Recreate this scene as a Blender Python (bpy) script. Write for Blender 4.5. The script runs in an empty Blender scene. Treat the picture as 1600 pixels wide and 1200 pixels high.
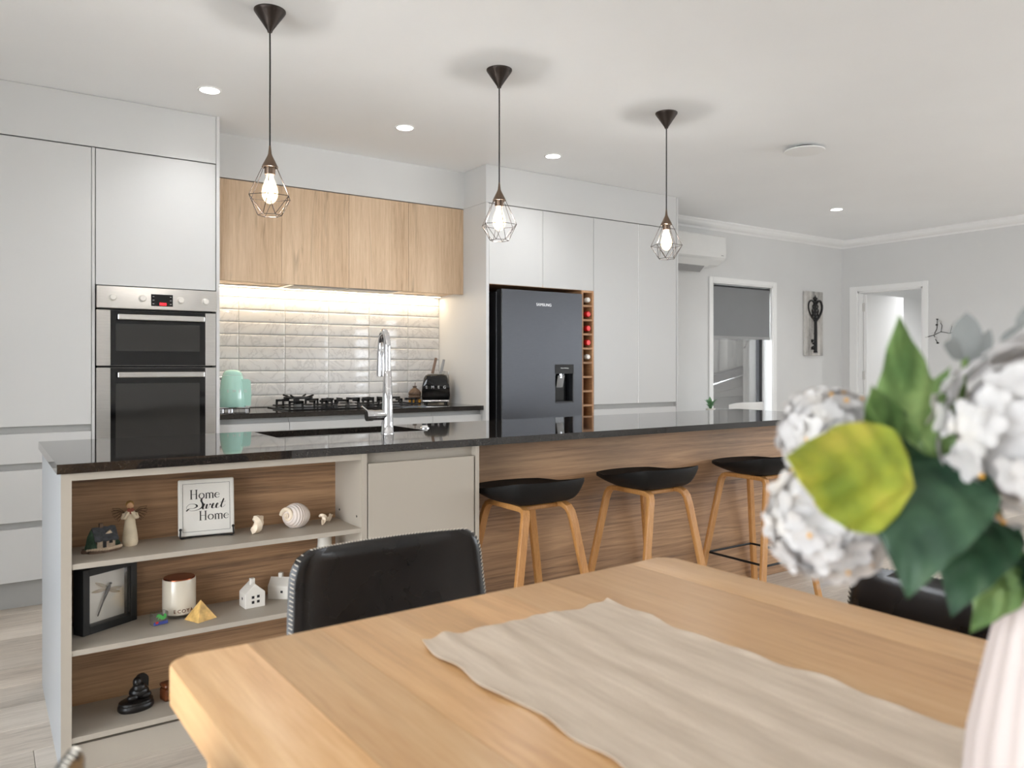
import bpy, bmesh, math, random
from mathutils import Vector, Matrix
R = math.radians
PI = math.pi
random.seed(7)
S = bpy.context.scene
COL = S.collection

# ------------------------------------------------------------------ camera
YAW = 34.43
cam_d = bpy.data.cameras.new('camera')
cam = bpy.data.objects.new('camera', cam_d)
COL.objects.link(cam)
cam.location = (0, 0, 1.18)
cam.rotation_euler = (R(90), 0, R(-YAW))
cam_d.sensor_width = 36
cam_d.lens = 1215 / 1600 * 36
cam_d.shift_y = -28 / 1600
cam_d.clip_start = 0.02
cam_d.dof.use_dof = True
cam_d.dof.focus_distance = 3.4
cam_d.dof.aperture_fstop = 4.0
S.camera = cam

# ------------------------------------------------------------------ world, light, exposure
W = bpy.data.worlds.new('world')
S.world = W
W.use_nodes = True
bg = W.node_tree.nodes['Background']
bg.inputs[0].default_value = (0.90, 0.95, 1.0, 1)
bg.inputs[1].default_value = 8.8
VS = S.view_settings
VS.view_transform = 'Standard'
VS.look = 'None'
VS.gamma = 1
VS.use_curve_mapping = False
VS.exposure = 0.44
S.cycles.use_denoising = True
S.cycles.max_bounces = 10
S.cycles.diffuse_bounces = 6
S.cycles.glossy_bounces = 6
S.cycles.transparent_max_bounces = 16
S.cycles.sample_clamp_indirect = 6
DOWN_W = 18.0       # each recessed ceiling downlight
BULB_W = 4.4        # each pendant bulb
STRIP_W = 3.2       # LED strip below the wall cabinets


def portal(name, loc, rot, sx, sy):
    l = bpy.data.lights.new(name, 'AREA')
    l.shape = 'RECTANGLE'
    l.size = sx
    l.size_y = sy
    l.cycles.is_portal = True
    o = bpy.data.objects.new(name, l)
    COL.objects.link(o)
    o.location = loc
    o.rotation_euler = rot


portal('window_portal', (-2.42, 0.2, 1.07), (0, R(-90), 0), 2.1, 4.0)
portal('window_portal', (6.6, -2.62, 1.5), (R(90), 0, 0), 1.6, 1.2)
portal('window_portal', (7.89, -0.4, 1.5), (0, R(90), 0), 1.2, 3.4)


# ------------------------------------------------------------------ materials
def C(r, g, b):
    f = lambda c: (c / 255 / 12.92) if c / 255 <= 0.04045 else ((c / 255 + 0.055) / 1.055) ** 2.4
    return (f(r), f(g), f(b), 1)


class NT:
    """small helper round a node tree"""

    def __init__(self, name):
        self.m = bpy.data.materials.new(name)
        self.m.use_nodes = True
        self.t = self.m.node_tree
        self.p = self.t.nodes['Principled BSDF']
        self.out = self.t.nodes['Material Output']

    def n(self, typ, **kw):
        nd = self.t.nodes.new(typ)
        for k, v in kw.items():
            if isinstance(k, str) and hasattr(nd, k):
                setattr(nd, k, v)
        return nd

    def l(self, a, b):
        self.t.links.new(a, b)

    def math(self, op, a, b=None):
        nd = self.n('ShaderNodeMath', operation=op)
        for i, v in enumerate((a, b)):
            if v is None:
                continue
            if isinstance(v, (int, float)):
                nd.inputs[i].default_value = v
            else:
                self.l(v, nd.inputs[i])
        return nd.outputs[0]

    def mix(self, fac, a, b, mode='MIX'):
        nd = self.n('ShaderNodeMix', data_type='RGBA', blend_type=mode)
        for s, v in ((nd.inputs[0], fac), (nd.inputs[6], a), (nd.inputs[7], b)):
            if isinstance(v, (int, float)):
                s.default_value = v
            elif isinstance(v, tuple):
                s.default_value = v
            else:
                self.l(v, s)
        return nd.outputs[2]

    def coords(self, scale=(1, 1, 1), rand=0.0, rot=(0, 0, 0)):
        tc = self.n('ShaderNodeTexCoord')
        src = tc.outputs['Object']
        if rand:
            oi = self.n('ShaderNodeObjectInfo')
            mul = self.math('MULTIPLY', oi.outputs['Random'], rand)
            add = self.n('ShaderNodeVectorMath', operation='ADD')
            self.l(src, add.inputs[0])
            self.l(mul, add.inputs[1])
            src = add.outputs[0]
        mp = self.n('ShaderNodeMapping')
        mp.inputs['Scale'].default_value = scale
        mp.inputs['Rotation'].default_value = rot
        self.l(src, mp.inputs['Vector'])
        return mp.outputs[0]

    def noise(self, vec, scale, detail=3, rough=0.5, dist=0.0):
        nd = self.n('ShaderNodeTexNoise')
        nd.inputs['Scale'].default_value = scale
        nd.inputs['Detail'].default_value = detail
        nd.inputs['Roughness'].default_value = rough
        nd.inputs['Distortion'].default_value = dist
        self.l(vec, nd.inputs['Vector'])
        return nd.outputs['Fac']

    def ramp(self, fac, stops):
        nd = self.n('ShaderNodeValToRGB')
        els = nd.color_ramp.elements
        while len(els) < len(stops):
            els.new(0.5)
        for e, (pos, c) in zip(els, stops):
            e.position = pos
            e.color = c if len(c) == 4 else (*c, 1)
        self.l(fac, nd.inputs[0])
        return nd.outputs[0]

    def bump(self, h, strength=0.1, dist=0.01):
        nd = self.n('ShaderNodeBump')
        nd.inputs['Strength'].default_value = strength
        nd.inputs['Distance'].default_value = dist
        self.l(h, nd.inputs['Height'])
        self.l(nd.outputs[0], self.p.inputs['Normal'])

    def set(self, **kw):
        for k, v in kw.items():
            self.p.inputs[k.replace('_', ' ')].default_value = v


MATS = {}


def plain(name, col, rough=0.5, metal=0.0, spec=0.5, var=0.04, vscale=8.0, bump=0.0, bscale=60.0, coat=0.0):
    """plain surface with a light procedural mottling"""
    k = NT(name)
    v = k.coords()
    n = k.noise(v, vscale, 3)
    lo = tuple(c * (1 - var) for c in col[:3]) + (1,)
    hi = tuple(min(1, c * (1 + var)) for c in col[:3]) + (1,)
    k.l(k.ramp(n, [(0.3, lo), (0.7, hi)]), k.p.inputs['Base Color'])
    k.set(Roughness=rough, Metallic=metal, Specular_IOR_Level=spec, Coat_Weight=coat)
    if coat:
        k.p.inputs['Coat Roughness'].default_value = 0.05
    if bump:
        k.bump(k.noise(v, bscale, 4), bump, 0.004)
    MATS[name] = k.m
    return k.m


def wood(name, light, mid, dark, axis='z', across=1.0, along=0.10, rand=0.0, rough=0.45, rings=26.0, knots=0.5, tint=0.0, bump=0.06, rw=0.16):
    k = NT(name)
    sc = [across, across, across]
    sc['xyz'.index(axis)] = along * across
    v = k.coords(tuple(sc), rand)
    big = k.noise(v, 3.2, 2, 0.5, 0.5)
    ring = k.math('FRACT', k.math('MULTIPLY', big, rings))
    ring = k.math('ABSOLUTE', k.math('SUBTRACT', ring, 0.5))
    fine = k.noise(v, 95, 4, 0.65)
    band = k.noise(v, 1.7, 1, 0.5)
    mid_ = k.noise(v, 22, 3, 0.6, 0.2)
    a = k.math('ADD', k.math('MULTIPLY', ring, rw), k.math('MULTIPLY', fine, 0.55))
    a = k.math('ADD', a, k.math('MULTIPLY', mid_, 0.45))
    a = k.math('ADD', a, k.math('MULTIPLY', k.math('SUBTRACT', band, 0.5), 0.8))
    a = k.math('SUBTRACT', a, rw * 0.25)
    col = k.ramp(a, [(0.22, dark), (0.5, mid), (0.78, light)])
    # sparse darker knots and cracks
    vk = k.coords(tuple(s * (2.2 if i != 'xyz'.index(axis) else 5.0) for i, s in enumerate(sc)), rand)
    kn = k.noise(vk, 2.4, 3, 0.6, 1.2)
    km = k.ramp(kn, [(0.62, (0, 0, 0)), (0.78, (1, 1, 1))])
    kf = k.math('MULTIPLY', km, knots)
    dk = tuple(c * 0.45 for c in dark[:3]) + (1,)
    col = k.mix(kf, col, dk)
    if tint:
        oi = k.n('ShaderNodeObjectInfo')
        tv = k.ramp(oi.outputs['Random'], [(0.0, (1 - tint,) * 3), (1.0, (1 + tint * 0.5,) * 3)])
        col = k.mix(1.0, col, tv, 'MULTIPLY')
    k.l(col, k.p.inputs['Base Color'])
    k.set(Roughness=rough)
    k.bump(fine, bump, 0.003)
    MATS[name] = k.m
    return k.m


def emit(name, col, strength):
    k = NT(name)
    k.set(Roughness=0.4)
    k.p.inputs['Base Color'].default_value = col
    k.p.inputs['Emission Color'].default_value = col
    k.p.inputs['Emission Strength'].default_value = strength
    MATS[name] = k.m
    return k.m


def glass(name, tint=(1, 1, 1, 1), rough=0.02, glow=None, base=0.04):
    """thin clear pane: see-through with a Fresnel reflection"""
    k = NT(name)
    k.t.nodes.remove(k.p)
    tr = k.n('ShaderNodeBsdfTransparent')
    tr.inputs[0].default_value = tint
    gl = k.n('ShaderNodeBsdfGlossy')
    gl.inputs['Roughness'].default_value = rough
    fr = k.n('ShaderNodeLayerWeight')
    fr.inputs[0].default_value = 0.25
    fac = k.math('ADD', k.math('MULTIPLY', fr.outputs['Fresnel'], 0.7), base)
    mx = k.n('ShaderNodeMixShader')
    k.l(fac, mx.inputs[0])
    k.l(tr.outputs[0], mx.inputs[1])
    k.l(gl.outputs[0], mx.inputs[2])
    o = mx.outputs[0]
    if glow:
        em = k.n('ShaderNodeEmission')
        em.inputs[0].default_value = glow[0]
        em.inputs[1].default_value = glow[1]
        ad = k.n('ShaderNodeAddShader')
        k.l(o, ad.inputs[0])
        k.l(em.outputs[0], ad.inputs[1])
        o = ad.outputs[0]
    k.l(o, k.out.inputs[0])
    MATS[name] = k.m
    return k.m


plain('wall_paint', C(217, 217, 216), 0.75, var=0.015, vscale=3, bump=0.02, bscale=140)
plain('ceiling_paint', C(246, 247, 248), 0.85, var=0.01, vscale=2)
plain('cabinet_white', C(207, 207, 206), 0.42, var=0.012, vscale=2)
plain('cabinet_greige', C(172, 163, 150), 0.48, var=0.015, vscale=2)
plain('cabinet_panel', C(170, 173, 176), 0.42, var=0.012, vscale=2)
plain('channel_grey', C(172, 172, 170), 0.55, var=0.015)
plain('trim_white', C(240, 240, 239), 0.5, var=0.01, vscale=3)
wood('oak_upper', C(226, 200, 170), C(209, 180, 148), C(176, 144, 112), 'z', 2.3, 0.045, 3.0, 0.5, 11.0, 0.75, rw=0.2)
wood('oak_island', C(190, 152, 114), C(160, 124, 92), C(106, 81, 61), 'x', 2.8, 0.032, 0.0, 0.5, 13.0, 0.7, rw=0.34)
wood('oak_rack', C(206, 160, 118), C(184, 138, 98), C(146, 104, 72), 'y', 3.0, 0.1, 2.0, 0.5, 10.0, 0.3)
wood('floor_oak', C(222, 212, 200), C(202, 191, 178), C(164, 152, 140), 'x', 2.4, 0.07, 9.0, 0.42, 12.0, 0.35, 0.16, 0.05)
wood('table_oak', C(220, 181, 132), C(203, 157, 106), C(168, 123, 78), 'y', 2.0, 0.05, 5.0, 0.32, 8.0, 0.25, 0.22, 0.03, rw=0.12)
wood('stool_oak', C(204, 152, 94), C(188, 134, 76), C(160, 108, 56), 'z', 5.0, 0.06, 3.0, 0.42, 7.0, 0.0, 0.0, 0.03)
wood('fence_wood', C(134, 131, 126), C(104, 101, 97), C(54, 52, 50), 'z', 4.0, 0.08, 6.0, 0.85, 9.0, 0.6, 0.3, 0.2)
wood('fence_rail', C(66, 64, 62), C(48, 46, 44), C(26, 25, 24), 'x', 4.0, 0.08, 6.0, 0.85, 9.0, 0.6, 0.2, 0.2)
wood('fence_board', C(92, 89, 85), C(66, 64, 61), C(34, 33, 32), 'x', 4.0, 0.08, 6.0, 0.85, 9.0, 0.6, 0.25, 0.2)
wood('distressed_board', C(214, 211, 206), C(186, 183, 178), C(96, 93, 90), 'z', 9.0, 0.12, 0.0, 0.8, 6.0, 0.8, 0.0, 0.15)


def granite(name):
    k = NT(name)
    v = k.coords()
    n1 = k.noise(v, 260, 2, 0.7)
    n2 = k.noise(v, 90, 3, 0.6)
    c = k.ramp(n1, [(0.50, C(30, 28, 27)), (0.66, C(52, 46, 42)), (0.78, C(104, 94, 84))])
    c2 = k.ramp(n2, [(0.35, C(24, 23, 23)), (0.7, C(60, 52, 46))])
    k.l(k.mix(0.4, c, c2), k.p.inputs['Base Color'])
    k.set(Roughness=0.035, IOR=1.65)
    MATS[name] = k.m


granite('granite')


def brushed(name, col, rough, metal, axis_scale, strength=0.05):
    k = NT(name)
    v = k.coords(axis_scale)
    n = k.noise(v, 40, 3, 0.6)
    lo = tuple(c * 0.9 for c in col[:3]) + (1,)
    hi = tuple(min(1, c * 1.08) for c in col[:3]) + (1,)
    k.l(k.ramp(n, [(0.3, lo), (0.7, hi)]), k.p.inputs['Base Color'])
    k.set(Roughness=rough, Metallic=metal)
    k.bump(n, strength, 0.002)
    MATS[name] = k.m


brushed('steel', C(214, 212, 209), 0.28, 1.0, (0.3, 8, 30), 0.03)
brushed('fridge_steel', C(72, 73, 76), 0.33, 0.85, (0.4, 8, 40), 0.05)
plain('fridge_side', C(40, 40, 43), 0.4, 0.3)
plain('chrome', C(225, 225, 228), 0.06, 1.0, var=0.0)
plain('black_gloss', C(12, 12, 13), 0.08, var=0.0)
plain('black_matte', C(24, 23, 22), 0.55, var=0.05)
plain('black_plastic', C(15, 14, 14), 0.6, spec=0.3, var=0.05, bump=0.05, bscale=400)
plain('black_iron', C(28, 27, 27), 0.5, 0.3, bump=0.05, bscale=200)
plain('pendant_metal', C(54, 46, 42), 0.38, 0.6, var=0.05)
plain('pendant_bronze', C(112, 94, 80), 0.4, 0.7, var=0.06)
plain('mint', C(180, 226, 213), 0.16, var=0.01, coat=0.6)
plain('oven_pane', C(50, 49, 47), 0.07, var=0.0)
plain('oven_cavity', C(70, 68, 66), 0.5, 0.3)
plain('aluminium_dark', C(52, 52, 54), 0.4, 0.5)
plain('blind_fabric', C(128, 129, 131), 0.85, var=0.02, vscale=4, bump=0.1, bscale=700)
plain('grey_plastic', C(150, 150, 150), 0.45)
plain('white_plastic', C(226, 226, 224), 0.35, var=0.01)
plain('white_ceramic', C(224, 219, 210), 0.5, var=0.03, vscale=20)
plain('vase_ceramic', C(186, 174, 169), 0.55, var=0.04, vscale=12)
plain('sign_white', C(226, 222, 214), 0.55, var=0.02)
plain('ink', C(30, 28, 27), 0.6)
plain('red_foil', C(206, 30, 28), 0.28, 0.2)
plain('white_foil', C(230, 226, 218), 0.35)
plain('bottle_glass', C(26, 34, 22), 0.08)
plain('copper', C(150, 84, 58), 0.2, 1.0, var=0.05)
plain('cream_glass', C(226, 216, 198), 0.14, var=0.02, coat=0.5)
plain('angel_cream', C(222, 206, 178), 0.7, var=0.08, vscale=30, bump=0.1, bscale=200)
plain('angel_skin', C(206, 160, 120), 0.7)
plain('angel_hair', C(150, 112, 60), 0.75, var=0.15, vscale=90)
plain('heart_red', C(128, 62, 40), 0.6)
plain('wire_brown', C(84, 62, 44), 0.5, 0.5)
plain('stone_brown', C(104, 84, 68), 0.9, var=0.35, vscale=60, bump=0.5, bscale=120)
plain('stone_pale', C(196, 176, 152), 0.9, var=0.2, vscale=70, bump=0.5, bscale=120)
plain('slate_roof', C(66, 68, 72), 0.8, var=0.35, vscale=80, bump=0.4, bscale=160)
plain('tree_green', C(44, 66, 48), 0.85, var=0.35, vscale=90, bump=0.5, bscale=150)
plain('onyx', C(222, 180, 108), 0.25, var=0.28, vscale=36, coat=0.4)
plain('buddha_black', C(20, 17, 16), 0.35, var=0.3, vscale=60, bump=0.2, bscale=120)
plain('amber_brown', C(92, 48, 24), 0.3, var=0.6, vscale=55)
plain('pagoda_brown', C(92, 72, 56), 0.45, 0.2, var=0.4, vscale=120, bump=0.4, bscale=220)
plain('gold', C(214, 158, 58), 0.35, 0.6)
plain('dragonfly_body', C(58, 44, 32), 0.6)
plain('paper', C(236, 231, 220), 0.8, var=0.01)
plain('gecko_green', C(80, 170, 84), 0.5)
plain('decal_red', C(200, 48, 40), 0.5)
plain('decal_blue', C(66, 78, 150), 0.5)
plain('shell_cream', C(232, 214, 190), 0.5, var=0.12, vscale=50, bump=0.1, bscale=150)
plain('stem_green', C(86, 110, 50), 0.6, var=0.15, vscale=30)
plain('grey_leaf', C(128, 130, 128), 0.7, var=0.15, vscale=30)
plain('plant_green', C(104, 150, 104), 0.55, var=0.2, vscale=40)
plain('concrete', C(150, 146, 138), 0.9, var=0.1, vscale=6)
plain('bounce_paving', C(206, 203, 197), 0.9, var=0.06, vscale=4)  # unseen ground outside, made pale to bounce daylight onto the ceiling
plain('wood_handle', C(128, 104, 88), 0.6, var=0.1, vscale=40)
plain('stitch', C(226, 218, 204), 0.7)
plain('sink_steel', C(176, 170, 164), 0.25, 1.0)
emit('downlight_glow', (1.0, 0.97, 0.92, 1), 14.0)
emit('filament_glow', (1.0, 0.80, 0.50, 1), 55.0)
emit('strip_glow', (1.0, 0.84, 0.62, 1), 7.0)
emit('display_red', (1.0, 0.03, 0.05, 1), 2.2)
glass('pane')
glass('bulb_glass', glow=((1.0, 0.80, 0.52, 1), 0.55), base=0.02)
glass('crystal', (0.93, 0.94, 0.95, 1), 0.03, base=0.12)
glass('wing', (0.80, 0.74, 0.64, 1), 0.3, base=0.05)


def leather(name, col, warm):
    k = NT(name)
    v = k.coords()
    n = k.noise(v, 5, 4, 0.6)
    k.l(k.ramp(n, [(0.35, col), (0.75, warm)]), k.p.inputs['Base Color'])
    rg = k.n('ShaderNodeMapRange')
    rg.inputs[3].default_value = 0.20
    rg.inputs[4].default_value = 0.36
    k.l(k.noise(v, 9, 4), rg.inputs[0])
    k.l(rg.outputs[0], k.p.inputs['Roughness'])
    k.bump(k.noise(v, 240, 3, 0.6), 0.12, 0.002)
    MATS[name] = k.m


leather('leather', C(13, 12, 13), C(27, 23, 21))


def tile_mat():
    k = NT('tile_glaze')
    v = k.coords((1, 1, 1), 11.0)
    n = k.noise(v, 4.5, 4, 0.6, 1.6)
    vein = k.math('ABSOLUTE', k.math('SUBTRACT', n, 0.5))
    c = k.ramp(vein, [(0.0, C(206, 204, 202)), (0.03, C(224, 222, 220)), (0.3, C(232, 231, 228))])
    k.l(c, k.p.inputs['Base Color'])
    k.set(Roughness=0.08, Specular_IOR_Level=0.5)
    k.bump(k.noise(v, 11, 2), 0.10, 0.010)
    MATS['tile_glaze'] = k.m


tile_mat()


def cloth_mat():
    k = NT('linen')
    v = k.coords((1, 1, 1))
    n = k.noise(k.coords((14, 1.4, 1)), 5, 4, 0.6)
    w = k.noise(v, 420, 2)
    k.l(k.ramp(n, [(0.3, C(192, 176, 158)), (0.7, C(206, 191, 174))]), k.p.inputs['Base Color'])
    k.set(Roughness=0.95, Specular_IOR_Level=0.1)
    k.bump(k.math('ADD', k.math('MULTIPLY', n, 0.7), k.math('MULTIPLY', w, 0.3)), 0.4, 0.006)
    MATS['linen'] = k.m


cloth_mat()


def leaf_mat(name, a, b, c):
    k = NT(name)
    v = k.coords()
    n = k.noise(v, 26, 3)
    col = k.ramp(n, [(0.3, a), (0.55, b), (0.8, c)])
    k.l(col, k.p.inputs['Base Color'])
    k.set(Roughness=0.45)
    # thin leaf: some light passes through
    k.p.inputs['Subsurface Weight'].default_value = 0.0
    tl = k.n('ShaderNodeBsdfTranslucent')
    k.l(col, tl.inputs[0])
    mx = k.n('ShaderNodeMixShader')
    mx.inputs[0].default_value = 0.3
    k.l(k.p.outputs[0], mx.inputs[1])
    k.l(tl.outputs[0], mx.inputs[2])
    k.l(mx.outputs[0], k.out.inputs[0])
    MATS[name] = k.m


leaf_mat('leaf_yellow', C(132, 150, 52), C(168, 176, 62), C(206, 196, 84))
leaf_mat('leaf_green', C(84, 114, 62), C(112, 140, 80), C(148, 170, 104))
leaf_mat('leaf_dark', C(34, 62, 44), C(54, 84, 58), C(90, 114, 84))
leaf_mat('petal', C(186, 183, 182), C(204, 201, 199), C(214, 206, 194))


# ------------------------------------------------------------------ geometry helpers
class G:
    def __init__(self):
        self.bm = bmesh.new()

    def quadbox(self, x0, x1, y0, y1, z0, z1):
        v = [self.bm.verts.new(p) for p in ((x0, y0, z0), (x1, y0, z0), (x1, y1, z0), (x0, y1, z0), (x0, y0, z1), (x1, y0, z1), (x1, y1, z1), (x0, y1, z1))]
        fs = [self.bm.faces.new([v[i] for i in f]) for f in ((3, 2, 1, 0), (4, 5, 6, 7), (0, 1, 5, 4), (1, 2, 6, 5), (2, 3, 7, 6), (3, 0, 4, 7))]
        return v, fs

    def box(self, x0, x1, y0, y1, z0, z1, r=0.0, seg=1):
        x0, x1 = min(x0, x1), max(x0, x1)
        y0, y1 = min(y0, y1), max(y0, y1)
        z0, z1 = min(z0, z1), max(z0, z1)
        v, fs = self.quadbox(x0, x1, y0, y1, z0, z1)
        if r:
            es = list({e for f in fs for e in f.edges})
            bmesh.ops.bevel(self.bm, geom=es, offset=r, segments=seg, profile=0.5, affect='EDGES')
        return self

    def tube(self, pts, r, seg=8, closed=False, cap=True):
        pts = [Vector(p) for p in pts]
        n = len(pts)
        rs = r if isinstance(r, (list, tuple)) else [r] * n
        rings = []
        up = None
        for i, p in enumerate(pts):
            if closed:
                t = pts[(i + 1) % n] - pts[i - 1]
            else:
                t = pts[min(i + 1, n - 1)] - pts[max(i - 1, 0)]
            t = t.normalized() if t.length > 1e-9 else Vector((0, 0, 1))
            if up is None:
                up = Vector((0, 0, 1)) if abs(t.z) < 0.9 else Vector((1, 0, 0))
            s = t.cross(up)
            if s.length < 1e-6:
                s = t.cross(Vector((0, 1, 0)))
            s.normalize()
            up = s.cross(t).normalized()
            rings.append([self.bm.verts.new(p + (s * math.cos(2 * PI * k / seg) + up * math.sin(2 * PI * k / seg)) * rs[i]) for k in range(seg)])
        m = n if closed else n - 1
        for i in range(m):
            a, b = rings[i], rings[(i + 1) % n]
            for k in range(seg):
                self.bm.faces.new((a[k], b[k], b[(k + 1) % seg], a[(k + 1) % seg]))
        if cap and not closed:
            self.bm.faces.new(rings[0])
            self.bm.faces.new(rings[-1][::-1])
        return self

    def cyl(self, p0, p1, r0, r1=None, seg=20):
        return self.tube([p0, p1], [r0, r0 if r1 is None else r1], seg)

    def lathe(self, prof, c=(0, 0, 0), seg=28, sx=1.0, sy=1.0):
        """profile [(radius, z)] turned round the vertical axis"""
        rings = []
        for (r, z) in prof:
            if r < 1e-6:
                rings.append([self.bm.verts.new((c[0], c[1], c[2] + z))])
            else:
                rings.append([self.bm.verts.new((c[0] + r * sx * math.cos(2 * PI * k / seg), c[1] + r * sy * math.sin(2 * PI * k / seg), c[2] + z)) for k in range(seg)])
        for a, b in zip(rings, rings[1:]):
            for k in range(seg):
                k2 = (k + 1) % seg
                if len(a) == 1 and len(b) == 1:
                    continue
                if len(a) == 1:
                    self.bm.faces.new((a[0], b[k2], b[k]))
                elif len(b) == 1:
                    self.bm.faces.new((a[k], a[k2], b[0]))
                else:
                    self.bm.faces.new((a[k], a[k2], b[k2], b[k]))
        if len(rings[0]) > 1:
            self.bm.faces.new(rings[0][::-1])
        if len(rings[-1]) > 1:
            self.bm.faces.new(rings[-1])
        return self

    def ell(self, c, rx, ry, rz, seg=16, rows=10):
        prof = [(math.sin(PI * i / rows), -math.cos(PI * i / rows) * rz) for i in range(rows + 1)]
        prof[0] = (0, -rz)
        prof[-1] = (0, rz)
        return self.lathe(prof, c, seg, rx, ry)

    def prism(self, pts, a0, a1, plane='xz'):
        """closed outline swept along the third axis from a0 to a1"""
        def P(p, a):
            return {'xz': (p[0], a, p[1]), 'xy': (p[0], p[1], a), 'yz': (a, p[0], p[1])}[plane]
        va = [self.bm.verts.new(P(p, a0)) for p in pts]
        vb = [self.bm.verts.new(P(p, a1)) for p in pts]
        n = len(pts)
        self.bm.faces.new(va)
        self.bm.faces.new(vb[::-1])
        for i in range(n):
            self.bm.faces.new((va[i], vb[i], vb[(i + 1) % n], va[(i + 1) % n]))
        return self

    def grid(self, nu, nv, fn, thick=None, wrap_u=False):
        """sheet fn(i/(nu-1), j/(nv-1)); thick = offset function or vector gives a closed slab"""
        vs = [[self.bm.verts.new(fn(i / (nu - 1), j / (nv - 1))) for j in range(nv)] for i in range(nu)]
        for i in range(nu - 1):
            for j in range(nv - 1):
                self.bm.faces.new((vs[i][j], vs[i + 1][j], vs[i + 1][j + 1], vs[i][j + 1]))
        if thick is not None:
            off = thick if callable(thick) else (lambda u, v: thick)
            vt = [[self.bm.verts.new(Vector(vs[i][j].co) + Vector(off(i / (nu - 1), j / (nv - 1)))) for j in range(nv)] for i in range(nu)]
            for i in range(nu - 1):
                for j in range(nv - 1):
                    self.bm.faces.new((vt[i][j + 1], vt[i + 1][j + 1], vt[i + 1][j], vt[i][j]))
            rim = [(i, 0) for i in range(nu)] + [(nu - 1, j) for j in range(1, nv)] + [(i, nv - 1) for i in range(nu - 2, -1, -1)] + [(0, j) for j in range(nv - 2, 0, -1)]
            for a, b in zip(rim, rim[1:] + rim[:1]):
                self.bm.faces.new((vs[a[0]][a[1]], vt[a[0]][a[1]], vt[b[0]][b[1]], vs[b[0]][b[1]]))
        return self

    def ribbon(self, pts, w0, w1=None, thick=0.001, plane_y=0.0):
        """flat calligraphic stroke in the xz plane, thickness towards -y"""
        n = len(pts)
        ws = w0 if isinstance(w0, (list, tuple)) else [w0 + ((w1 if w1 is not None else w0) - w0) * i / (n - 1) for i in range(n)]
        L, Rr = [], []
        for i, p in enumerate(pts):
            a = pts[max(i - 1, 0)]
            b = pts[min(i + 1, n - 1)]
            dx, dz = b[0] - a[0], b[1] - a[1]
            l = math.hypot(dx, dz) or 1
            nx, nz = -dz / l, dx / l
            L.append((p[0] + nx * ws[i] / 2, p[1] + nz * ws[i] / 2))
            Rr.append((p[0] - nx * ws[i] / 2, p[1] - nz * ws[i] / 2))
        for i in range(n - 1):
            q = [L[i], L[i + 1], Rr[i + 1], Rr[i]]
            self.prism(q, plane_y, plane_y - thick, 'xz')
        return self

    def xf(self, m):
        self.bm.transform(m)
        return self

    def build(self, name, mat, parent=None, world=False, smooth=False, loc=None, rot=None):
        bm = self.bm
        if world and parent is not None:
            off = parent.location
            if parent.parent is not None:
                off = off + parent.parent.location
            bm.transform(Matrix.Translation(-off))
        bmesh.ops.recalc_face_normals(bm, faces=bm.faces)
        if smooth:
            for f in bm.faces:
                f.smooth = True
            ang = R(smooth if smooth is not True else 40)
            for e in bm.edges:
                if len(e.link_faces) == 2 and e.calc_face_angle(0) > ang:
                    e.smooth = False
        me = bpy.data.meshes.new(name)
        bm.to_mesh(me)
        bm.free()
        me.materials.append(MATS[mat] if isinstance(mat, str) else mat)
        o = bpy.data.objects.new(name, me)
        COL.objects.link(o)
        if parent is not None:
            o.parent = parent
        if loc is not None:
            o.location = loc
        if rot is not None:
            o.rotation_euler = rot
        return o


def tag(o, label, cat, group=None):
    o['label'] = label
    o['category'] = cat
    if group:
        o['group'] = group
    return o


def thing(name, label, cat, loc=(0, 0, 0), rz=0.0, group=None):
    o = bpy.data.objects.new(name, None)
    o.empty_display_size = 0.05
    COL.objects.link(o)
    o.location = loc
    o.rotation_euler = (0, 0, rz)
    return tag(o, label, cat, group)


def struct(o):
    o['kind'] = 'structure'
    return o


def copy_tree(o, parent=None):
    c = o.copy()
    COL.objects.link(c)
    c.parent = parent
    for ch in list(o.children):
        copy_tree(ch, c)
    return c


def text(body, size, mat, parent, loc, rot, name='lettering', extrude=0.0006, align='CENTER', space=1.0, xs=1.0):
    cu = bpy.data.curves.new(name, 'FONT')
    cu.body = body
    cu.size = size
    cu.extrude = extrude
    cu.align_x = align
    cu.align_y = 'CENTER'
    cu.space_character = space
    t = bpy.data.objects.new(name, cu)
    COL.objects.link(t)
    dg = bpy.context.evaluated_depsgraph_get()
    me = bpy.data.meshes.new_from_object(t.evaluated_get(dg))
    bpy.data.objects.remove(t)
    bpy.data.curves.remove(cu)
    me.materials.clear()
    me.materials.append(MATS[mat])
    o = bpy.data.objects.new(name, me)
    COL.objects.link(o)
    o.parent = parent
    o.location = loc
    o.rotation_euler = rot
    o.scale = (xs, 1, 1)
    return o


def arc(cx, cy, r, a0, a1, n=8, ry=None):
    ry = r if ry is None else ry
    return [(cx + r * math.cos(R(a0 + (a1 - a0) * i / n)), cy + ry * math.sin(R(a0 + (a1 - a0) * i / n))) for i in range(n + 1)]


def rrect(x0, x1, y0, y1, r, n=5):
    return arc(x1 - r, y1 - r, r, 0, 90, n) + arc(x0 + r, y1 - r, r, 90, 180, n) + arc(x0 + r, y0 + r, r, 180, 270, n) + arc(x1 - r, y0 + r, r, 270, 360, n)

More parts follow.
